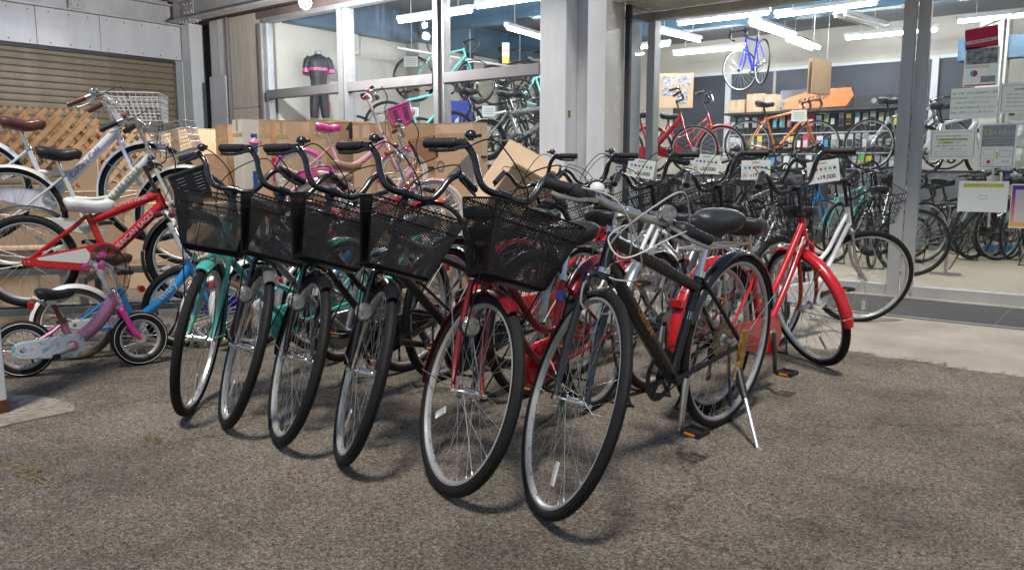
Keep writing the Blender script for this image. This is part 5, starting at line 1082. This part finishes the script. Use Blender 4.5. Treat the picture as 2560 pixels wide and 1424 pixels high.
for p, d, lb in (((-5.3, 12.75, 1.965), (.28, .2, .2), 'small cardboard crate on the rack top at left'), ((-5.0, 12.75, 1.965), (.26, .2, .28), 'pale cardboard crate on the rack top beside the small one'), ((-4.76, 12.78, 1.965), (.2, .2, .26), 'cardboard crate on the rack top next to the orange banner')):
    box(lb, p, d, 0, 0, 'cardboard_light', [], 'crates on the rack top')
t = empty('shop_banner'); tag(t, 'black and orange racing banner lying along the top of the rack', 'banner'); MB().bb((-4.6, 12.7, 1.97), (-3.5, 12.72, 2.28)).obj('board', 'black', t); MB().prism([(-4.58, 12.699, 1.985), (-4.5, 12.699, 2.09), (-4.57, 12.699, 2.13), (-4.1, 12.699, 2.26), (-3.55, 12.699, 2.265), (-3.5, 12.699, 2.15), (-3.6, 12.699, 2.0), (-4.2, 12.699, 1.985)], (0, -.004, 0)).obj('orange_field', 'orange', t)
text('Turbo', .08, 'paper', t, basis((-4.05, 12.694, 2.22), (.98, 0, .18), (-.18, 0, .98), (0, -1, 0))); text('KAGURA', .11, 'ink', t, basis((-4.1, 12.694, 2.12), (.98, 0, .14), (-.14, 0, .98), (0, -1, 0)), bold=.002); text('LSP', .07, 'paper', t, basis((-4.25, 12.694, 2.03), (1, 0, 0), (0, 0, 1), (0, -1, 0)))
t = empty('speaker_box'); tag(t, 'long black box with round holes on the rack top', 'box'); MB().bb((-3.45, 12.65, 1.965), (-2.75, 12.85, 2.13)).obj('housing', 'black_matte', t)
for i_ in range(4): MB().cyl((-3.2 + i_ * .14, 12.649, 2.05), (-3.2 + i_ * .14, 12.64, 2.05), .04, 14).obj('round_port', 'grey', t)
ck = empty('notice_board'); tag(ck, 'cork board with four pinned photographs inside the left of the door', 'notice board'); ck.location = (-6.0, 11.9, 2.3); ck.rotation_euler = (0, 0, R_(30))
MB().box((0, 0, 0), (.54, .02, .54)).obj('board', 'cardboard', ck, bevel=.003)
for x, z, sw, sh in ((-.13, .15, .2, .15), (.13, .15, .2, .17), (-.13, -.02, .2, .13), (.1, -.1, .17, .22)): MB().box((x, -.013, z), (sw, .003, sh)).obj('photograph', 'photo', ck)
cs_ = empty('hanging_board'); tag(cs_, 'blank cardboard sheets hanging from the shop ceiling', 'sign'); cs_.location = (-3.4, 10.68, 2.22); cs_.rotation_euler = (0, 0, R_(82))
MB().box((0, 0, 0), (.52, .012, .43)).obj('sheet', 'cardboard_light', cs_); MB().box((0, -.05, 0), (.52, .012, .43)).obj('sheet', 'cardboard', cs_)
for x in (-.2, .2): MB().cyl((x, -.02, .21), (x, -.02, 1.2), .002, 4).obj('cord', 'steel', cs_)
pu = empty('floor_pump'); tag(pu, 'slim bicycle floor pump standing inside the right door', 'pump'); pu.location = (-1.48, 8.9, .02)
MB().cyl((0, 0, .02), (0, 0, .55), .017, 12).obj('barrel', 'alloy', pu); MB().bb((-.14, -.04, 0), (.14, .04, .02)).obj('foot_plate', 'alloy', pu, bevel=.006); MB().tube([(-.13, 0, .68), (-.04, 0, .7), (.04, 0, .7), (.13, 0, .68)], .017, 10).obj('handle', 'black_matte', pu); MB().cyl((0, 0, .55), (0, 0, .69), .006, 8).obj('rod', 'chrome', pu)
MB().tube(cr([(.03, 0, .05), (.1, -.03, .2), (.12, -.03, .45), (.05, -.02, .6), (.0, -.03, .4)], 5), .006, 6).obj('hose', 'black_matte', pu)
MB().bb((-1.5, 11.3, .02), (-1.1, 11.6, .14)).obj('storage_tub', 'sky', None, bevel=.02); tag(bpy.data.objects['storage_tub'], 'blue plastic tub on the shop floor among the bicycles', 'tub')
wbd = empty('picture_board'); tag(wbd, 'cardboard sheet with three pinned photos on the rear wall', 'notice board'); wbd.location = (-1.27, 14.48, 2.7)
MB().box((0, 0, 0), (.5, .012, .75)).obj('board', 'cardboard_light', wbd)
for x, z, r_ in ((-.12, .05, .4), (.1, .1, -.1), (.05, -.12, .2)): MB().box((x, -.009, z), (.16, .003, .2), Matrix.Rotation(r_, 3, 'Y')).obj('photograph', 'photo', wbd)
# ---- notices taped on the door glass
def notice(lbl, u0, z0, u1, z1, body='paper', tilt=0, name='notice'):
    t = empty(name); tag(t, lbl, 'notice'); t.location = ((u0 + u1) / 2, 7.2095, (z0 + z1) / 2); t.rotation_euler = (0, R_(tilt), 0)
    W, H = abs(u1 - u0), abs(z1 - z0); MB().box((0, 0, 0), (W, .0012, H)).obj('sheet', body, t)
    def tx(s_, x, z, sz, ink='ink', bold=0): return text(s_, sz, ink, t, basis((x * W, -.0012, z * H), (1, 0, 0), (0, 0, 1), (0, -1, 0)), ext=.0003, bold=bold)
    def rect(nm, x, z, w_, h_, ink, d=-.0011): return MB().box((x * W, d, z * H), (w_ * W, .0006, h_ * H)).obj(nm, ink, t)
    return t, tx, rect, W, H
t, tx, rc, W, H = notice('white notice with six lines of grey Japanese text on the door', -1.255, 1.445, -.935, 1.68)
for i, s_ in enumerate(('土曜・日曜・祝日の営業時間のご案内', '新年は休業を除き、土日はスタッフが少なく', 'お待たせする場合がございます。', 'ご来店の際はお電話をお願いいたします。', '皆様のご理解をよろしくお願い致します。')): tx(s_, 0, .33 - i * .155, .0165 if i else .019, 'ink_grey')
t, tx, rc, W, H = notice('pale yellow bordered notice at the right picture edge', -.92, 1.475, -.6, 1.70)
for x_, z_, w_, h_ in ((0, .42, .92, .012), (0, -.42, .92, .012), (-.46, 0, .012, .84), (.46, 0, .012, .84)): rc('border_line', x_, z_, w_, h_, 'gold_ink')
tx('自転車整備のお知らせ', .05, .28, .017); 
for i in range(4): tx('当店では安全のため点検をおすすめ', -.02, .12 - i * .13, .014, 'ink_grey')
t, tx, rc, W, H = notice('white notice with yellow highlighted lines left of the grey poster', -1.38, 1.135, -1.055, 1.365)
for x_, z_, w_, h_ in ((0, .42, .92, .012), (0, -.42, .92, .012), (-.46, 0, .012, .84), (.46, 0, .012, .84)): rc('border_line', x_, z_, w_, h_, 'gold_ink')
rc('highlight', .02, .165, .6, .07, 'highlight', -.0009); rc('highlight', -.18, .065, .3, .07, 'highlight', -.0009)
for i, s_ in enumerate(('新型コロナ対策の営業時間について', '営業時間を短縮させていただきます', 'ご理解お願いします', '大変ご迷惑をおかけいたしますが', 'よろしくお願いします')): tx(s_, -.02, .28 - i * .11, .0145)
for i in range(3): rc('printed_line', -.02, -.24 - .07 * i, .7, .008, 'ink_grey')
t, tx, rc, W, H = notice('grey and white poster announcing a change from December first', -1.03, 1.065, -.785, 1.405, tilt=0)
rc('grey_field', 0, .22, .9, .48, 'grey'); rc('grey_border', 0, -.475, .9, .02, 'grey'); rc('grey_border', -.44, -.24, .02, .46, 'grey'); rc('grey_border', .44, -.24, .02, .46, 'grey')
tx('12', -.3, .3, .058, 'highlight', .0015); tx('月', -.1, .28, .03, 'paper', .0006); tx('1', .03, .3, .058, 'highlight', .0015); tx('日より', .28, .28, .034, 'paper', .0006); tx('スポーツ自転車の保証が変わります', 0, .16, .0135, 'paper'); rc('printed_line', 0, .09, .7, .008, 'paper', -.0017); rc('printed_line', 0, .04, .6, .008, 'paper', -.0017)
for x_, z_, w_, h_ in ((-.22, -.15, .3, .16), (.22, -.18, .32, .14), (-.22, -.36, .24, .14)):
    for q_ in ((0, h_ / 2, w_, .006), (0, -h_ / 2, w_, .006), (-w_ / 2, 0, .006, h_), (w_ / 2, 0, .006, h_)): rc('frame_line', x_ + q_[0], z_ + q_[1], q_[2], q_[3], 'ink_grey')
rc('red_mark', -.22, -.36, .1, .07, 'ink_red'); rc('yellow_arrow', .0, -.22, .06, .14, 'highlight'); tx('¥2,200', .24, -.36, .016)
t, tx, rc, W, H = notice('white arrow notice with a yellow highlighted line of text', -1.15, .725, -.81, .965)
rc('highlight', 0, .36, .82, .13, 'highlight', -.0009); tx('こちらの方からお入りください', 0, .36, .0185)
MB().tube([(x_, -.0015, z_) for x_, z_ in ((-.035, -.005), (-.012, .017), (-.012, .007), (.035, .007), (.035, -.017), (-.012, -.017), (-.012, -.027))], .0011, 4, closed=True).obj('arrow_outline', 'ink', t)
K['insta'] = None
m, nt, b_ = newmat('purple_orange_border'); tc = nt.nodes.new('ShaderNodeTexCoord'); sx = nt.nodes.new('ShaderNodeSeparateXYZ'); nt.links.new(tc.outputs['Generated'], sx.inputs[0]); rr = ramp(nt, sx.outputs[2], [(0, (.8, .5, .1)), (.35, (.7, .2, .2)), (.7, (.35, .05, .3)), (1, (.1, .03, .3))]); nt.links.new(rr.outputs[0], b_.inputs['Base Color']); K['insta'] = m
t, tx, rc, W, H = notice('notice with thick purple to orange border at the right picture edge', -.79, .61, -.53, .945)
rc('border_band', .0, 0, .96, .94, 'insta', -.0009); rc('inner_sheet', 0, 0, .78, .74, 'paper', -.0012); tx('フォロー', .05, -.05, .024)
t, tx, rc, W, H = notice('red notice with white lettering hung above the bicycle poster', -1.185, 1.975, -.965, 2.13, 'ink_red', tilt=-6)
rc('white_strip', 0, -.15, .96, .17, 'paper', -.001); tx('LET\'S START CYCLING', 0, -.15, .013, 'ink_red', .0003)
t, tx, rc, W, H = notice('white bicycle insurance poster with landscape photo and pie chart', -1.18, 1.69, -.945, 1.985)
rc('landscape_photo', 0, .26, .9, .4, 'photo', -.001); rc('printed_line', -.1, .02, .7, .012, 'ink_grey'); rc('printed_line', -.1, -.02, .7, .012, 'ink_grey'); rc('text_field', .22, -.33, .42, .16, 'grey'); rc('red_strip', 0, -.47, .9, .03, 'ink_red')
MB().cyl((-.045, -.0012, -.05), (-.045, -.0018, -.05), .025, 20).obj('pie_chart', 'ink_red', t); MB().prism([(-.045, -.002, -.05)] + [(-.045 + .025 * cos(a_), -.002, -.05 + .025 * sin(a_)) for a_ in [pi / 2 + pi * i / 8 for i in range(9)]], (0, -.0004, 0)).obj('pie_slice', 'teal', t)
pr = empty('banner_pole'); tag(pr, 'thin white pole with cross bar holding the hanging notices', 'pole'); MB().cyl((-.935, 7.3, .6), (-.935, 7.3, 2.2), .009, 8).obj('pole', 'white_plastic', pr); MB().cyl((-1.2, 7.3, 2.1), (-.78, 7.3, 2.26), .006, 6).obj('cross_bar', 'white_plastic', pr)
ibike('sky blue road bicycle deep on the shop floor behind the counter row', (-3.6, 9.6, .02), 60, random.uniform(-20, 20), color='sky', frame='diamond', group=FRW, rim='rim', bar='flat', hs=.7, saddle=.9, stand='hoop')
ibike('celeste flat bar bicycle deep on the shop floor left of the mullion', (-3, 9.9, .02), 72, random.uniform(-20, 20), color='celeste', frame='diamond', group=FRW, rim='rim', bar='flat', hs=.7, saddle=.9, stand='hoop')
ibike('white sports bicycle in the middle of the shop floor', (-2.5, 10.6, .02), 85, random.uniform(-20, 20), color='white', frame='diamond', group=FRW, rim='rim', bar='flat', hs=.7, saddle=.9, stand='hoop')
ibike('blue sports bicycle behind the December poster', (-0.9, 11.9, .02), 70, random.uniform(-20, 20), color='blue', frame='diamond', group=FRW, rim='rim', bar='flat', hs=.7, saddle=.9, stand='hoop')
ibike('celeste sports bicycle behind the white arrow notice', (-1.35, 11.5, .02), 64, random.uniform(-20, 20), color='celeste', frame='diamond', group=FRW, rim='rim', bar='flat', hs=.7, saddle=.9, stand='hoop')
ibike('green framed bicycle behind the arrow notice near the wall', (-1.7, 11.2, .02), 66, random.uniform(-20, 20), color='green', frame='mtb', group=FRW, rim='rim', bar='flat', hs=.7, saddle=.9, stand='hoop')
ibike('celeste racing bicycle hung above the stage in the right window bay', (-7.6, 9.9, 1.75), 60, 8, color='celeste', saddle=.96)
ibike('white racing bicycle on the stage behind the navy banner', (-7.9, 8.9, 1.12), 62, -8, color='white', saddle=.96)
